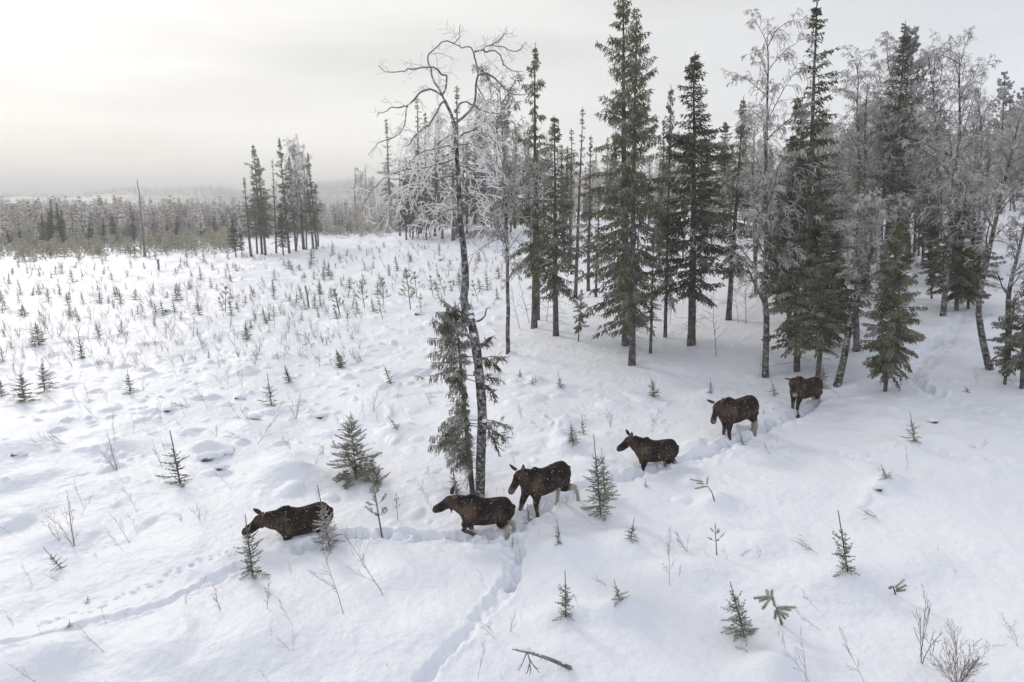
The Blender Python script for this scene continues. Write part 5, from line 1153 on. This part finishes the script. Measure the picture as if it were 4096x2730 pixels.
# ------------------------------------------------------------------ bare shoots
SH = [shoot(400, 1.2), shoot(401, 1.0, m1=5, m2=3), shoot(402, 1.3, m1=9, m2=5, lr=.32), shoot(403, .8, n0=3, m1=4, m2=3, spread=.35), shoot(404, 1.0, n0=2, m1=6, m2=4, spread=.3), shoot(405, .6, n0=4, m1=3, m2=2, spread=.5, r=.006)]
gb = 'bare birch shoots poking through the snow'
sh = {'Nf': [(765, 140, 700, -40), (550, 355, 500, 200), (545, 445, 640, 300), (490, 650, 340, 320), (400, 615, 290, 430), (925, 415, 850, 240), (925, 560, 880, 420), (870, 625, 740, 440), (830, 680, 730, 520), (1345, 470, 1340, 330), (1375, 470, 1395, 370), (1225, 475, 1200, 400), (100, 585, 0, 490), (375, 500, 290, 410), (70, 935, 0, 900), (215, 905, 170, 870), (85, 1180, 30, 1100), (715, 1185, 700, 1070), (845, 1145, 840, 1070), (700, 1360, 540, 1190), (1365, 940, 1370, 845), (1475, 1075, 1370, 940), (1800, 1070, 1850, 870), (1965, 1180, 1840, 1010), (1825, 1250, 1815, 1150), (1975, 1355, 1960, 1220), (1950, 1350, 1860, 1260), (1245, 1035, 1250, 960), (1955, 835, 1930, 770), (1560, 265, 1460, 140), (300, 1250, 245, 1210), (240, 1560, 70, 1460), (1810, 1563, 1740, 1480), (185, 845, 60, 815), (385, 880, 300, 850), (650, 725, 620, 690), (1090, 120, 1050, 0)],
 'O': [(895, 745, 870, 620), (1150, 575, 1125, 365), (1265, 435, 1260, 380), (1075, 1055, 1075, 930), (970, 1100, 885, 960), (860, 1365, 900, 1085), (1155, 990, 1160, 930), (1040, 1395, 1010, 1325), (2150, 740, 2170, 345), (2265, 515, 2190, 400), (1720, 740, 1620, 700), (565, 270, 480, 60), (985, 130, 985, 70), (1040, 160, 1025, 80), (930, 150, 930, 95), (1455, 190, 1450, 125), (1495, 140, 1510, 90), (250, 1290, 250, 1262), (1535, 880, 1490, 800), (2215, 685, 2235, 600)],
 'Pf': [(910, 1568, 690, 1270), (885, 1568, 860, 1230), (1280, 1568, 1130, 1180), (1655, 1440, 1600, 980), (2310, 1320, 2200, 1090), (975, 1215, 820, 1090), (965, 1085, 830, 960), (355, 740, 330, 640), (235, 730, 200, 670), (445, 715, 490, 640), (570, 725, 580, 640), (80, 690, 0, 570), (1350, 450, 1220, 400), (960, 695, 800, 625), (30, 850, 40, 770), (495, 1355, 410, 1280), (1780, 685, 1760, 650), (1895, 830, 1888, 795), (1650, 1400, 1690, 1000)],
 'GA': [(195, 610, 155, 480), (490, 665, 420, 560), (990, 690, 935, 510), (995, 690, 1020, 515), (1360, 740, 1400, 550), (1445, 660, 1490, 600), (435, 910, 350, 800), (2110, 930, 2010, 820), (780, 665, 765, 570), (1105, 640, 1100, 590), (645, 1305, 680, 1240), (605, 1350, 590, 1285), (625, 870, 620, 800), (455, 520, 385, 465), (130, 1030, 120, 945), (505, 1490, 430, 1440), (520, 1565, 505, 1500)],
 'GB': [(1355, 815, 1365, 620), (1140, 870, 1070, 790), (150, 490, 130, 380), (1945, 630, 1890, 580), (1985, 635, 2060, 560), (1075, 1220, 905, 1150), (2090, 950, 2065, 920), (345, 610, 340, 580), (235, 605, 240, 520), (170, 680, 125, 590), (1950, 70, 1958, -60), (520, 1500, 380, 1440), (1975, 400, 1940, 370), (265, 405, 250, 390)],
 'Q': [(770, 1120, 770, 940), (670, 985, 540, 860), (600, 860, 560, 720), (780, 1315, 640, 1080), (440, 1140, 290, 1050), (1530, 770, 1530, 600), (1390, 890, 1280, 720), (1615, 970, 1540, 860), (1735, 1140, 1880, 940), (1985, 965, 1960, 790), (1625, 750, 1580, 600), (1500, 745, 1420, 650), (1190, 695, 1150, 600), (1215, 680, 1230, 610), (1640, 1115, 1500, 1050), (1450, 1085, 1430, 1000), (1080, 970, 1030, 850), (1270, 890, 1130, 820), (1950, 1170, 1900, 1090), (400, 605, 370, 450), (250, 590, 210, 330), (470, 290, 460, 210), (110, 680, 90, 590), (150, 645, 150, 560), (80, 725, 30, 680), (45, 890, 40, 830), (395, 880, 300, 810), (960, 780, 950, 690), (720, 850, 700, 760), (1245, 960, 1200, 870), (900, 1065, 890, 950), (1120, 1225, 1080, 1090), (1245, 1045, 1180, 970), (905, 315, 880, 250), (1060, 395, 1060, 345), (1360, 395, 1360, 350), (350, 385, 345, 320), (2225, 345, 2200, 270), (1975, 355, 1970, 250), (1670, 985, 1600, 880), (755, 615, 690, 570), (1870, 570, 1880, 500), (525, 710, 550, 630), (700, 640, 660, 610), (290, 1170, 210, 1080), (390, 1160, 350, 1110), (1065, 1080, 960, 1050), (2170, 1200, 2150, 1130), (540, 895, 490, 760), (1090, 1295, 1030, 1120), (1300, 1215, 1290, 1180), (1935, 530, 1905, 470), (2120, 1270, 2130, 1230), (1580, 1190, 1575, 1140), (1605, 525, 1600, 480)],
 'Z': [(185, 845, 130, 620), (20, 770, 60, 670), (790, 878, 770, 650), (880, 780, 890, 590), (915, 870, 900, 790), (1065, 815, 1040, 710), (1150, 795, 1140, 720), (1100, 650, 1100, 490), (1000, 635, 1040, 560), (1400, 710, 1395, 590), (140, 1115, 80, 1000), (435, 1160, 400, 1050), (370, 1250, 375, 1180), (960, 1200, 950, 1130), (1070, 1130, 1072, 1080), (1375, 1345, 1330, 1265), (2205, 835, 2170, 720), (300, 300, 240, 230), (795, 585, 800, 530), (105, 260, 80, 175), (2140, 1250, 2140, 1170), (605, 925, 560, 810), (385, 1568, 380, 1430), (1345, 1560, 1300, 1400)]}
for fr, L0 in sh.items():
    for i, (bx, by, tx, ty) in enumerate(L0):
        base = S(fr, bx, by); top = S(fr, tx, ty); o, h, b = put(SH[i % 6 if i % 6 != 5 or by-ty < 90 else 0], base, top, fat=.62 if by-ty > 200 else .85 if by-ty > 120 else 1.)
        reg(o, base, h, size_word(h)+' bare birch shoot '+leanword(base, top), 'birch shoot', gb)
# a few special ones
bush = shoot(420, 1.35, n0=18, m1=8, m2=4, spread=.46, lr=.34, r=.0055, name='bare_bush'); o, h, b = put(bush, S('Pf', 1900, 1590), S('Pf', 1905, 1215)); o['label'] = 'round bare bush with many fine twigs at the bottom right edge'; o['category'] = 'bush'
bs1 = shoot(421, 2.6, m1=11, m2=6, lr=.30, r=.011, name='slender_birch', ang=40); o, h, b = put(bs1, S('Nf', 2308, 1102), S('Nf', 2130, 560)); o['label'] = 'slender bare birch rising in front of the leading moose, frosted top'; o['category'] = 'birch sapling'
bs2 = shoot(422, 2.6, m1=10, m2=5, lr=.30, r=.011, name='slender_birch'); o, h, b = put(bs2, S('O', 225, 805), S('O', 15, 310)); o['label'] = 'long leaning birch whip right of the slender birch, in the open foreground'; o['category'] = 'birch sapling'
fb_ = shoot(423, 1.5, n0=3, m1=7, m2=4, lr=.3, r=.013, spread=.4, matn='frost_thick', name='frosted_bush'); o, h, b = put(fb_, S('M1', 1340, 1080), S('M1', 1300, 600)); o['label'] = 'white frosted forked bush in front of the flank of the leading moose'; o['category'] = 'bush'
fb2 = shoot(424, 1.3, n0=3, m1=7, m2=4, lr=.3, r=.014, spread=.4, matn='frost_thick', name='frosted_bush'); o, h, b = put(fb2, S('GA', 520, 1302), S('GA', 425, 1015)); o['label'] = 'frosted forked bush in front of the flank of the third moose'; o['category'] = 'bush'
# slim bare trees between the trunks
BT = [shoot(430, 5, m1=12, m2=6, r=.035, lr=.2, ang=55, name='bare_young_tree'), shoot(431, 4, m1=10, m2=6, r=.03, lr=.25, ang=45, name='bare_young_tree')]
for i, (fr, bx, by, tx, ty, d) in enumerate((('Sf', 2165, 1400, 2180, 770, 'slim bare young tree with a small spruce tuft'), ('Vf', 300, 975, 300, 770, 'low bare young tree'), ('Vf', 362, 975, 400, 560, 'curved bare young tree'), ('Sf', 405, 1162, 298, 790, 'dead leaning pole with drooping twigs'), ('Sf', 487, 1105, 400, 700, 'pale dead pole leaning left'),
        ('Sf', 640, 1090, 670, 700, 'thin dead stem'), ('Sf', 1745, 1120, 1760, 800, 'thin curved dead stem'), ('Sf', 1978, 1090, 1965, 800, 'thin dead stem'), ('Vf', 468, 1385, 460, 1190, 'reddish bare shrub stem'), ('Sf', 2080, 895, 2045, 600, 'thin dark stem'), ('Sf', 1455, 1170, 1465, 800, 'thin dead stem'), ('Vf', 700, 1120, 720, 800, 'thin dark stem'))):
    o, h, b = put(BT[i % 2], S(fr, bx, by), S(fr, tx, ty)); reg(o, S(fr, bx, by), h, d, 'bare tree', 'slim bare stems between the trunks')

# dead standing wood
def pole(fr, pts, r, desc, name, twigs=0, cat='dead tree'):
    base = hit(*S(fr, *pts[0])); P = np.array([at_depth(*S(fr, *p), base[1]) for p in pts])-base; P[0, 2] -= .3
    rng = np.random.default_rng(len(desc)); m = MB()
    s = np.r_[0, np.cumsum(np.linalg.norm(np.diff(P, axis=0), axis=1))]; t = np.linspace(0, s[-1], 20); P = np.stack([np.interp(t, s, P[:, i]) for i in range(3)], 1)+rng.normal(0, r*.15, (20, 3))
    m.chains(P[None], (r*(1-np.linspace(0, 1, 20)*.8)*(1+rng.normal(0, .06, 20)))[None] if twigs else (r*(1+rng.normal(0, .08, 20)))[None]*np.r_[np.ones(19), .3][None], 8)
    parts = [('trunk', m.mesh(name+'_trunk', [M['deadwood']]))]
    if twigs:
        s_, d, l, q = spawn(P[None], np.full((1, 20), .02), twigs, .35, .98, 70, .11, rng); P1, R1 = grow(s_, d, l, np.full(len(l), .03), 5, .2, .15, rng); b = MB(); b.chains(P1, R1, 4)
        parts.append(('branches', b.mesh(name+'_twigs', [M['deadwood']])))
    o = thing(name, parts); o.location = base; tag(o, desc, cat)
pole('Lf', [(972, 1055), (965, 950), (955, 850), (945, 740), (932, 620), (922, 535)], .23, 'tall bare dead pole leaning left, alone on the plain', 'dead_snag', 14)
pole('Lf', [(1067, 1145), (1064, 1110), (1062, 1070)], .14, 'short broken grey trunk post right of the tall bare pole', 'broken_post')
pole('Q', [(2077, 222), (2065, 140), (2052, 70)], .085, 'weathered broken post standing among saplings left of the crooked birch', 'broken_post')
def fallen_branch():
    b = hit(*S('O', 1485, 1305)); rng = np.random.default_rng(3)
    P = np.array([at_depth(*S('O', x, y), b[1]+dy) for x, y, dy in ((1487, 1302, 0), (1440, 1280, 0), (1330, 1235, -.05), (1250, 1208, -.05), (1195, 1190, -.1), (1140, 1182, -.1), (1090, 1173, -.1))])-b
    m = MB(); m.chains(P[None], np.array([[.045, .042, .036, .032, .03, .022, .01]]), 8)
    f = MB()
    for pts in ([(1190, 1188), (1170, 1240), (1150, 1290), (1130, 1310)], [(1192, 1190), (1208, 1250), (1212, 1300), (1210, 1345)], [(1200, 1230), (1235, 1285), (1275, 1332)], [(1208, 1270), (1195, 1320), (1187, 1335)], [(1285, 1222), (1283, 1245)], [(1230, 1200), (1228, 1220)], [(1320, 1238), (1316, 1252)], [(1400, 1265), (1395, 1285)]):
        Q = np.array([at_depth(*S('O', *p), b[1]-.1-.35*i/len(pts)) for i, p in enumerate(pts)])-b; f.chains(Q[None], np.linspace(.014, .006, len(pts))[None], 5)
        if len(pts) > 2:
            s, d, l, r = spawn(Q[None], np.full((1, len(pts)), .01), 4, .3, 1, 40, .4, rng); P1, R1 = grow(s, d, l, np.full(len(l), .005), 3, .15, .1, rng); f.chains(P1, R1, 3)
    sn = MB()
    for i in range(14):
        t = rng.uniform(0, 5.9); k = int(t); p = P[k]+(P[k+1]-P[k])*(t-k); sn.blob(p+np.array([0, 0, .03]), .05, .03, .018, rng=rng, seg=8, rings=4)
    sn.blob(P[4]+np.array([0, 0, .06]), .07, .05, .05, rng=rng)
    o = thing('fallen_branch', [('stem', m.mesh('fallen_stem', [M['deadwood']])), ('twigs', f.mesh('fallen_twigs', [M['twig']])), ('snow_layer', sn.mesh('branch_snow', [M['snow']]))]); o.location = b
    tag(o, 'fallen dead branch with hanging roots or twigs lying on the snow near the bottom edge', 'branch')
fallen_branch()

# snow-capped stumps and the brush heap
gk = 'snow-capped stumps and hummocks'
def stump(seed, capd=1.):
    rng = np.random.default_rng(seed); a = MB(); a.chains(np.array([[(0, 0, -.2), (0, 0, 0), (.02, 0, .12), (.02, .01, .16)]]), np.array([[.20, .17, .15, .02]]), 9)
    c = MB(); a.blob((-.03, -.20, .03), .20, .20, .13, rng=rng, rough=.25); c.blob((0, .04, .13*capd), .40, .34, .16, rng=rng, seg=20, rings=12, rough=.03); c.blob((.28, .18, .03), .36, .32, .16, rng=rng, seg=16, rings=10, rough=.03)  # dark blob in front stands in for the shaded opening under the cap
    return thing('snowy_stump', [('stump', a.mesh('stump_and_opening_shade', [M['twig']])), ('snow_cap', c.mesh('stump_cap', [M['snow']]))])
ST_ = [stump(1), stump(2, 1.1)]
for o in ST_: o['_H'] = .5
for i, (fr, x, y, s) in enumerate((('Q', 1125, 915, .8), ('Q', 1690, 970, .9), ('Q', 1385, 1240, 1.3), ('Q', 1500, 1205, .7), ('Q', 1475, 1305, .7), ('Q', 110, 1210, .7), ('Q', 1600, 830, .7), ('Q', 1115, 243, .8), ('Y', 1260, 765, 1.8), ('Pf', 1370, 265, .6), ('GB', 1580, 405, .7), ('Y', 1345, 960, 1.2), ('Y', 1060, 1250, 1.3), ('Z', 400, 830, .8))):
    b = hit(*S(fr, x, y)); p0 = ST_[i % 2]; s *= .75; o = p0 if p0.name not in used else copy_tree(p0); used.add(o.name)
    o.location = (b[0], b[1]+.1*s, b[2]-.02*s); o.rotation_euler = (0, 0, RNG.uniform(-.6, .6)); o.scale = (s, s, s*.9)
    reg(o, S(fr, x, y), .5, 'dark stump under a rounded snow cap', 'stump', gk)
def brush_heap():
    b = hit(*S('Y', 1600, 560)); rng = np.random.default_rng(9); a = MB()
    n = 260; p = np.stack([rng.normal(0, 1.2, n), rng.normal(0, .6, n), rng.uniform(0, 1.6, n)], -1); d = unit(np.stack([rng.normal(0, .5, n), rng.normal(0, .5, n), -np.ones(n)*.8], -1))
    P1, R1 = grow(p, d, rng.uniform(.5, 1.2, n), np.full(n, .03), 3, .2, .1, rng); a.chains(P1, R1, 3)
    c = MB()
    for (x, y, z, r) in ((0, 0, 1.5, 1.0), (-.9, .1, 1.1, .8), (.9, 0, 1.15, .9), (1.6, .1, .6, .6)): c.blob((x, y+.3, z), r, r*.8, r*.5, rng=rng, seg=16, rings=10, rough=.06)
    o = thing('brush_heap', [('brushwood', a.mesh('brushwood', [M['twig']])), ('snow_cap', c.mesh('heap_cap', [M['snow']]))]); o.location = b
    tag(o, 'brushwood heap or uprooted stump capped with snow beside the far centre thicket', 'brush heap')
brush_heap()

# ------------------------------------------------------------------ scattered small growth farther out
S1 = [spruce_sapling(500+i, 1.1+.1*i, .38, .3, 6, 5, er=.02, dens=.08, one=True) for i in range(4)]
P1_ = [pine_sapling(520+i, 2.0, 6, .72, er=.055, one=True, first=.14, matn='pine_far') for i in range(4)]
taken = [(r['x'], r['y']) for r in REG]
def free(x, y, d=16):
    for a, b in taken:
        if abs(a-x) < d and abs(b-y) < d*.7: return False
    taken.append((x, y)); return True
pts = []
n = 0
while n < 170:                                # spruce saplings of the plain
    v = RNG.random()**1.25; y = 985+v*300; x = RNG.uniform(0, 2040)
    if y > 1200 and x > 1500: continue
    if 930 < x < 1290 and y < 1030: continue
    if not free(x, y): continue
    hpx = np.interp(y, [985, 1100, 1300], [22, 36, 58])*RNG.uniform(.6, 1.35)
    o, h, b = put(S1[RNG.integers(4)], (x, y), (x+RNG.uniform(-14, 7), y-hpx), fat=RNG.uniform(.9, 1.5)); n += 1
    reg(o, (x, y), h, size_word(h)+' spruce sapling', 'sapling', gs)
n = 0
while n < 255:                                # yellowish young pines in front of the far forest
    if n < 195: x = RNG.uniform(-5, 1000); y = 962+(92-.05*x)*RNG.random()**1.3
    else: x = RNG.uniform(1240, 1560); y = RNG.uniform(885, 955)
    if 930 < x < 1290 and y < 1030: continue
    if not free(x, y, 9): continue
    hpx = RNG.uniform(32, 70)*(.8 if n >= 195 else 1)
    o, h, b = put(P1_[RNG.integers(4)], (x, y), (x+RNG.uniform(-4, 4), y-hpx), fat=1.35); n += 1
    reg(o, (x, y), h, 'yellowish young pine', 'pine sapling', gp)
# bare shoots farther out: the nearest as things, the rest one mass
n = 0
while n < 100:
    x = RNG.uniform(0, 2000); y = 1130+260*RNG.random()
    if y > 1250 and x > 1400: continue
    if not free(x, y, 10): continue
    hpx = np.interp(y, [980, 1400], [16, 60])*RNG.uniform(.6, 1.3)
    o, h, b = put(SH[RNG.integers(6)], (x, y), (x+RNG.uniform(-20, 10), y-hpx)); n += 1
    reg(o, (x, y), h, size_word(h)+' bare birch shoot', 'birch shoot', gb)
mb = MB(); rng = np.random.default_rng(4)
bs_ = []
for i in range(640):
    x = rng.uniform(0, 2040); y = rng.uniform(975, 1480); 
    if y > 1180 and x > 1450: continue
    bs_.append(hit(x, y))
bs_ = np.array(bs_); k = 5; bb = np.repeat(bs_, k, 0); aa = rng.uniform(0, 6.28, len(bb)); nd = np.stack([np.cos(aa)*.35-.15, np.sin(aa)*.35, np.ones(len(bb))], -1)
P0, R0 = grow(bb-np.array([0, 0, .05]), nd, rng.uniform(.3, 1.1, len(bb)), np.interp(np.repeat(bs_[:, 1], k), [30, 100], [.005, .013]), 3, .1, 0, rng, tip=.6); mb.chains(P0, R0, 3)
s, d, l, r = spawn(P0, R0, 4, .2, 1, 35, .4, rng); P1, R1 = grow(s, d, l, np.maximum(r, .0028), 2, .1, 0, rng); mb.chains(P1, R1, 3)
o = link('dry_undergrowth', mb.mesh('dry_undergrowth', [M['shoot']])); tag(o, 'thin dry twigs scattered over the far snowfield', 'undergrowth', kind='stuff')

# ------------------------------------------------------------------ far forest and hill woods
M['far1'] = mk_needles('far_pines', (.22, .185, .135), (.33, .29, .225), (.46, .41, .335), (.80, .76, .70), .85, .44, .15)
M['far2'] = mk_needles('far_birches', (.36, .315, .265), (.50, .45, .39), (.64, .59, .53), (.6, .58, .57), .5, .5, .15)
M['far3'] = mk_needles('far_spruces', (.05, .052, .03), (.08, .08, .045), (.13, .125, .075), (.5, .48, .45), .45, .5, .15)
def forest_mass(name, B, H, kinds, desc, layers=11, per=5, seed=1, Rk=(.15, .15, .12), mats=('far1', 'far2', 'far3')):
    rng = np.random.default_rng(seed); m = MB(); n = len(B)
    tp = np.stack([B-np.array([0, 0, .5]), B+np.stack([np.zeros(n), np.zeros(n), H*.97], -1)], 1); m.chains(tp, np.stack([H*.009+.04, np.full(n, .02)], 1), 3, m=3)
    for k in range(3):
        q = np.nonzero(kinds == k)[0]
        if not len(q): continue
        b = B[q]; h = H[q]; rs = rng.uniform(.8, 1.2, len(q))
        lo = (.22, .12, .06)[k]
        for L_ in range(layers):
            t = lo+(1-lo)*(L_+rng.random(len(q))*.6)/layers
            tt = (t-lo)/(1-lo)
            env = ((1-tt)**.6*.8+.12, np.sqrt(np.clip(1-(tt*1.1-.25)**2*1.4, 0, 1)), (1-tt)*1.05+.04)[k]
            for j in range(per):
                a = rng.uniform(0, 6.28, len(q)); r = h*Rk[k]*env*rs*rng.uniform(.5, 1.15, len(q))
                el = (.35, .9, -.25)[k]
                p = b+np.stack([np.zeros(len(q)), np.zeros(len(q)), h*t], -1); st = p+np.stack([np.cos(a), np.sin(a), np.zeros(len(q))], -1)*(r*.1)[:, None]
                e = p+np.stack([np.cos(a)*r, np.sin(a)*r, r*el], -1)
                m.spindles(st, e, (.055, .022, .05)[k]*h*rng.uniform(.6, 1.2, len(q))*(.4+.6*env), m=k, mid=.6)
                if k == 1: m.spindles(st+(e-st)*.5, e+np.stack([rng.normal(0, .5, len(q)), rng.normal(0, .5, len(q)), rng.normal(.2, .4, len(q))], -1), .012*h, m=k)
    o = link(name, m.mesh(name, [M[mats[0]], M[mats[1]], M[mats[2]], M['deadwood']], smooth=False)); tag(o, desc, 'forest', kind='stuff')
def sample_forest(n, x0, x1, y0, y1, cond, rng):
    out = []
    while len(out) < n:
        y = y0+(y1-y0)*rng.random(); x = rng.uniform(x0, x1)
        if cond(x, y): out.append((x, y))
    out = np.array(out); z = macro(out[:, 0], out[:, 1]); return np.column_stack([out, z])
rng = np.random.default_rng(21)
edge = lambda x: 143+1.05*np.maximum(x+105, 0)+4*np.sin(x*.09)+3*np.sin(x*.23)
c1 = lambda x, y: y > edge(x) and y < edge(x)+70 and x < .35*y-(70 if y < 260 else 0) and x > -.95*y
B = sample_forest(1700, -250, 10, 138, 290, c1, rng); K = rng.choice(3, len(B), p=[.38, .47, .15]); H = np.where(K == 2, rng.uniform(4, 10, len(B)), np.where(K == 1, rng.uniform(5.5, 8.6, len(B)), rng.uniform(5.6, 11.2, len(B)))); H *= np.where(B[:, 1] < edge(B[:, 0])+12, .8, 1)
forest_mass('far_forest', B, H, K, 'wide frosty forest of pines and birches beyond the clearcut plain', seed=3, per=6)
bp = []
while len(bp) < 170:
    x = rng.uniform(-10, 1000); y = np.interp(x, [0, 300, 1000], [985, 962, 935])+95*rng.random()**2
    if 925 < x and y < 1030: continue
    bp.append(hit(x, y))
for i in range(110): bp.append(hit(rng.uniform(1240, 1600), rng.uniform(878, 930)))
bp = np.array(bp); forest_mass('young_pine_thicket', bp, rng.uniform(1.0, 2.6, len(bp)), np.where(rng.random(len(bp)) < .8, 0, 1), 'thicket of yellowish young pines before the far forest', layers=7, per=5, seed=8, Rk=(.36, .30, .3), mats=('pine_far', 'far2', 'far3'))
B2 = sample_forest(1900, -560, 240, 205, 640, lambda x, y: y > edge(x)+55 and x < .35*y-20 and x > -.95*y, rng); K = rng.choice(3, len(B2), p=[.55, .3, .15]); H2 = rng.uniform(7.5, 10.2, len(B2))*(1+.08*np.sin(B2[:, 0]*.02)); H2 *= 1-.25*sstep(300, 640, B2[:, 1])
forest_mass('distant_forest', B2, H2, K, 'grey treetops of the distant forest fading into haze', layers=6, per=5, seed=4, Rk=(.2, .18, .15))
B3 = sample_forest(420, 10, 190, 85, 190, lambda x, y: x > .12*y-4 and x > .5*y-10 or (y > 125 and x > .03*y), rng); K = rng.choice(3, len(B3), p=[.4, .4, .2]); H3 = rng.uniform(8, 13, len(B3))
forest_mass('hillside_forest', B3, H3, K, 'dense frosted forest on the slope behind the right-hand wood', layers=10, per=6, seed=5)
az_ = rng.uniform(-.75, .35, 5200); dd = rng.uniform(1200, 2500, 5200); X = dd*np.sin(az_); Y = dd*np.cos(az_)
keep = vnoise(X, Y, 330, 88) < .05; X = X[keep]; Y = Y[keep]; B4 = np.column_stack([X, Y, macro(X, Y)-1]); K = rng.choice(3, len(B4), p=[.5, .1, .4]); H4 = rng.uniform(10, 18, len(B4))
forest_mass('hill_woods', B4, H4, K*0+2, 'hazy woods on the distant hills', layers=4, per=4, seed=6, Rk=(.3, .25, .25))

# ------------------------------------------------------------------ falling snow, haze
fl = MB(); rng = np.random.default_rng(14); n = 2600
yy = 8+34*rng.random(n); xx = (rng.random(n)-.5)*1.6*yy; zz = rng.uniform(0, 1, n)*11+macro(xx, yy)
p = np.column_stack([xx, yy, zz]); fl.spindles(p, p+np.array([.022, 0, -.012])*rng.uniform(.6, 1.6, (n, 1)), .006, mid=.5)
m, nt_, bs = mat('snow_flake', .6, .2); bs.inputs['Base Color'].default_value = (.85, .86, .88, 1)
o = link('falling_snow', fl.mesh('falling_snow', [m])); tag(o, 'light falling snow flakes in the air', 'snowfall', kind='stuff')
hb = MB(); x0, x1, y0, y1, z0, z1 = -2600, 2600, -200, 4200, -12, 75
V = [(x, y, z) for z in (z0, z1) for y in (y0, y1) for x in (x0, x1)]
hb.add(V, Q=[(0, 2, 3, 1), (4, 5, 7, 6), (0, 1, 5, 4), (2, 6, 7, 3), (0, 4, 6, 2), (1, 3, 7, 5)])
hm = bpy.data.materials.new('haze'); hm.use_nodes = True; hm.node_tree.nodes.clear()
pv = hm.node_tree.nodes.new('ShaderNodeVolumePrincipled'); ho = hm.node_tree.nodes.new('ShaderNodeOutputMaterial'); hm.node_tree.links.new(pv.outputs[0], ho.inputs['Volume'])
pv.inputs['Density'].default_value = .0007; pv.inputs['Color'].default_value = (1, .99, .97, 1); pv.inputs['Anisotropy'].default_value = .0
o = link('haze', hb.mesh('haze', [hm], smooth=False)); tag(o, kind='stuff')

# labels: only the placed prototypes stay; drop any that were never placed
finish_labels()
for o in list(C.objects):
    if '_H' in o:
        if o.name not in used and o.location.length < 1e-6:
            for ch in list(o.children): bpy.data.objects.remove(ch)
            bpy.data.objects.remove(o)
for o in C.objects:
    if '_H' in o: del o['_H']
print('REG', len(REG), 'objects', len(C.objects))
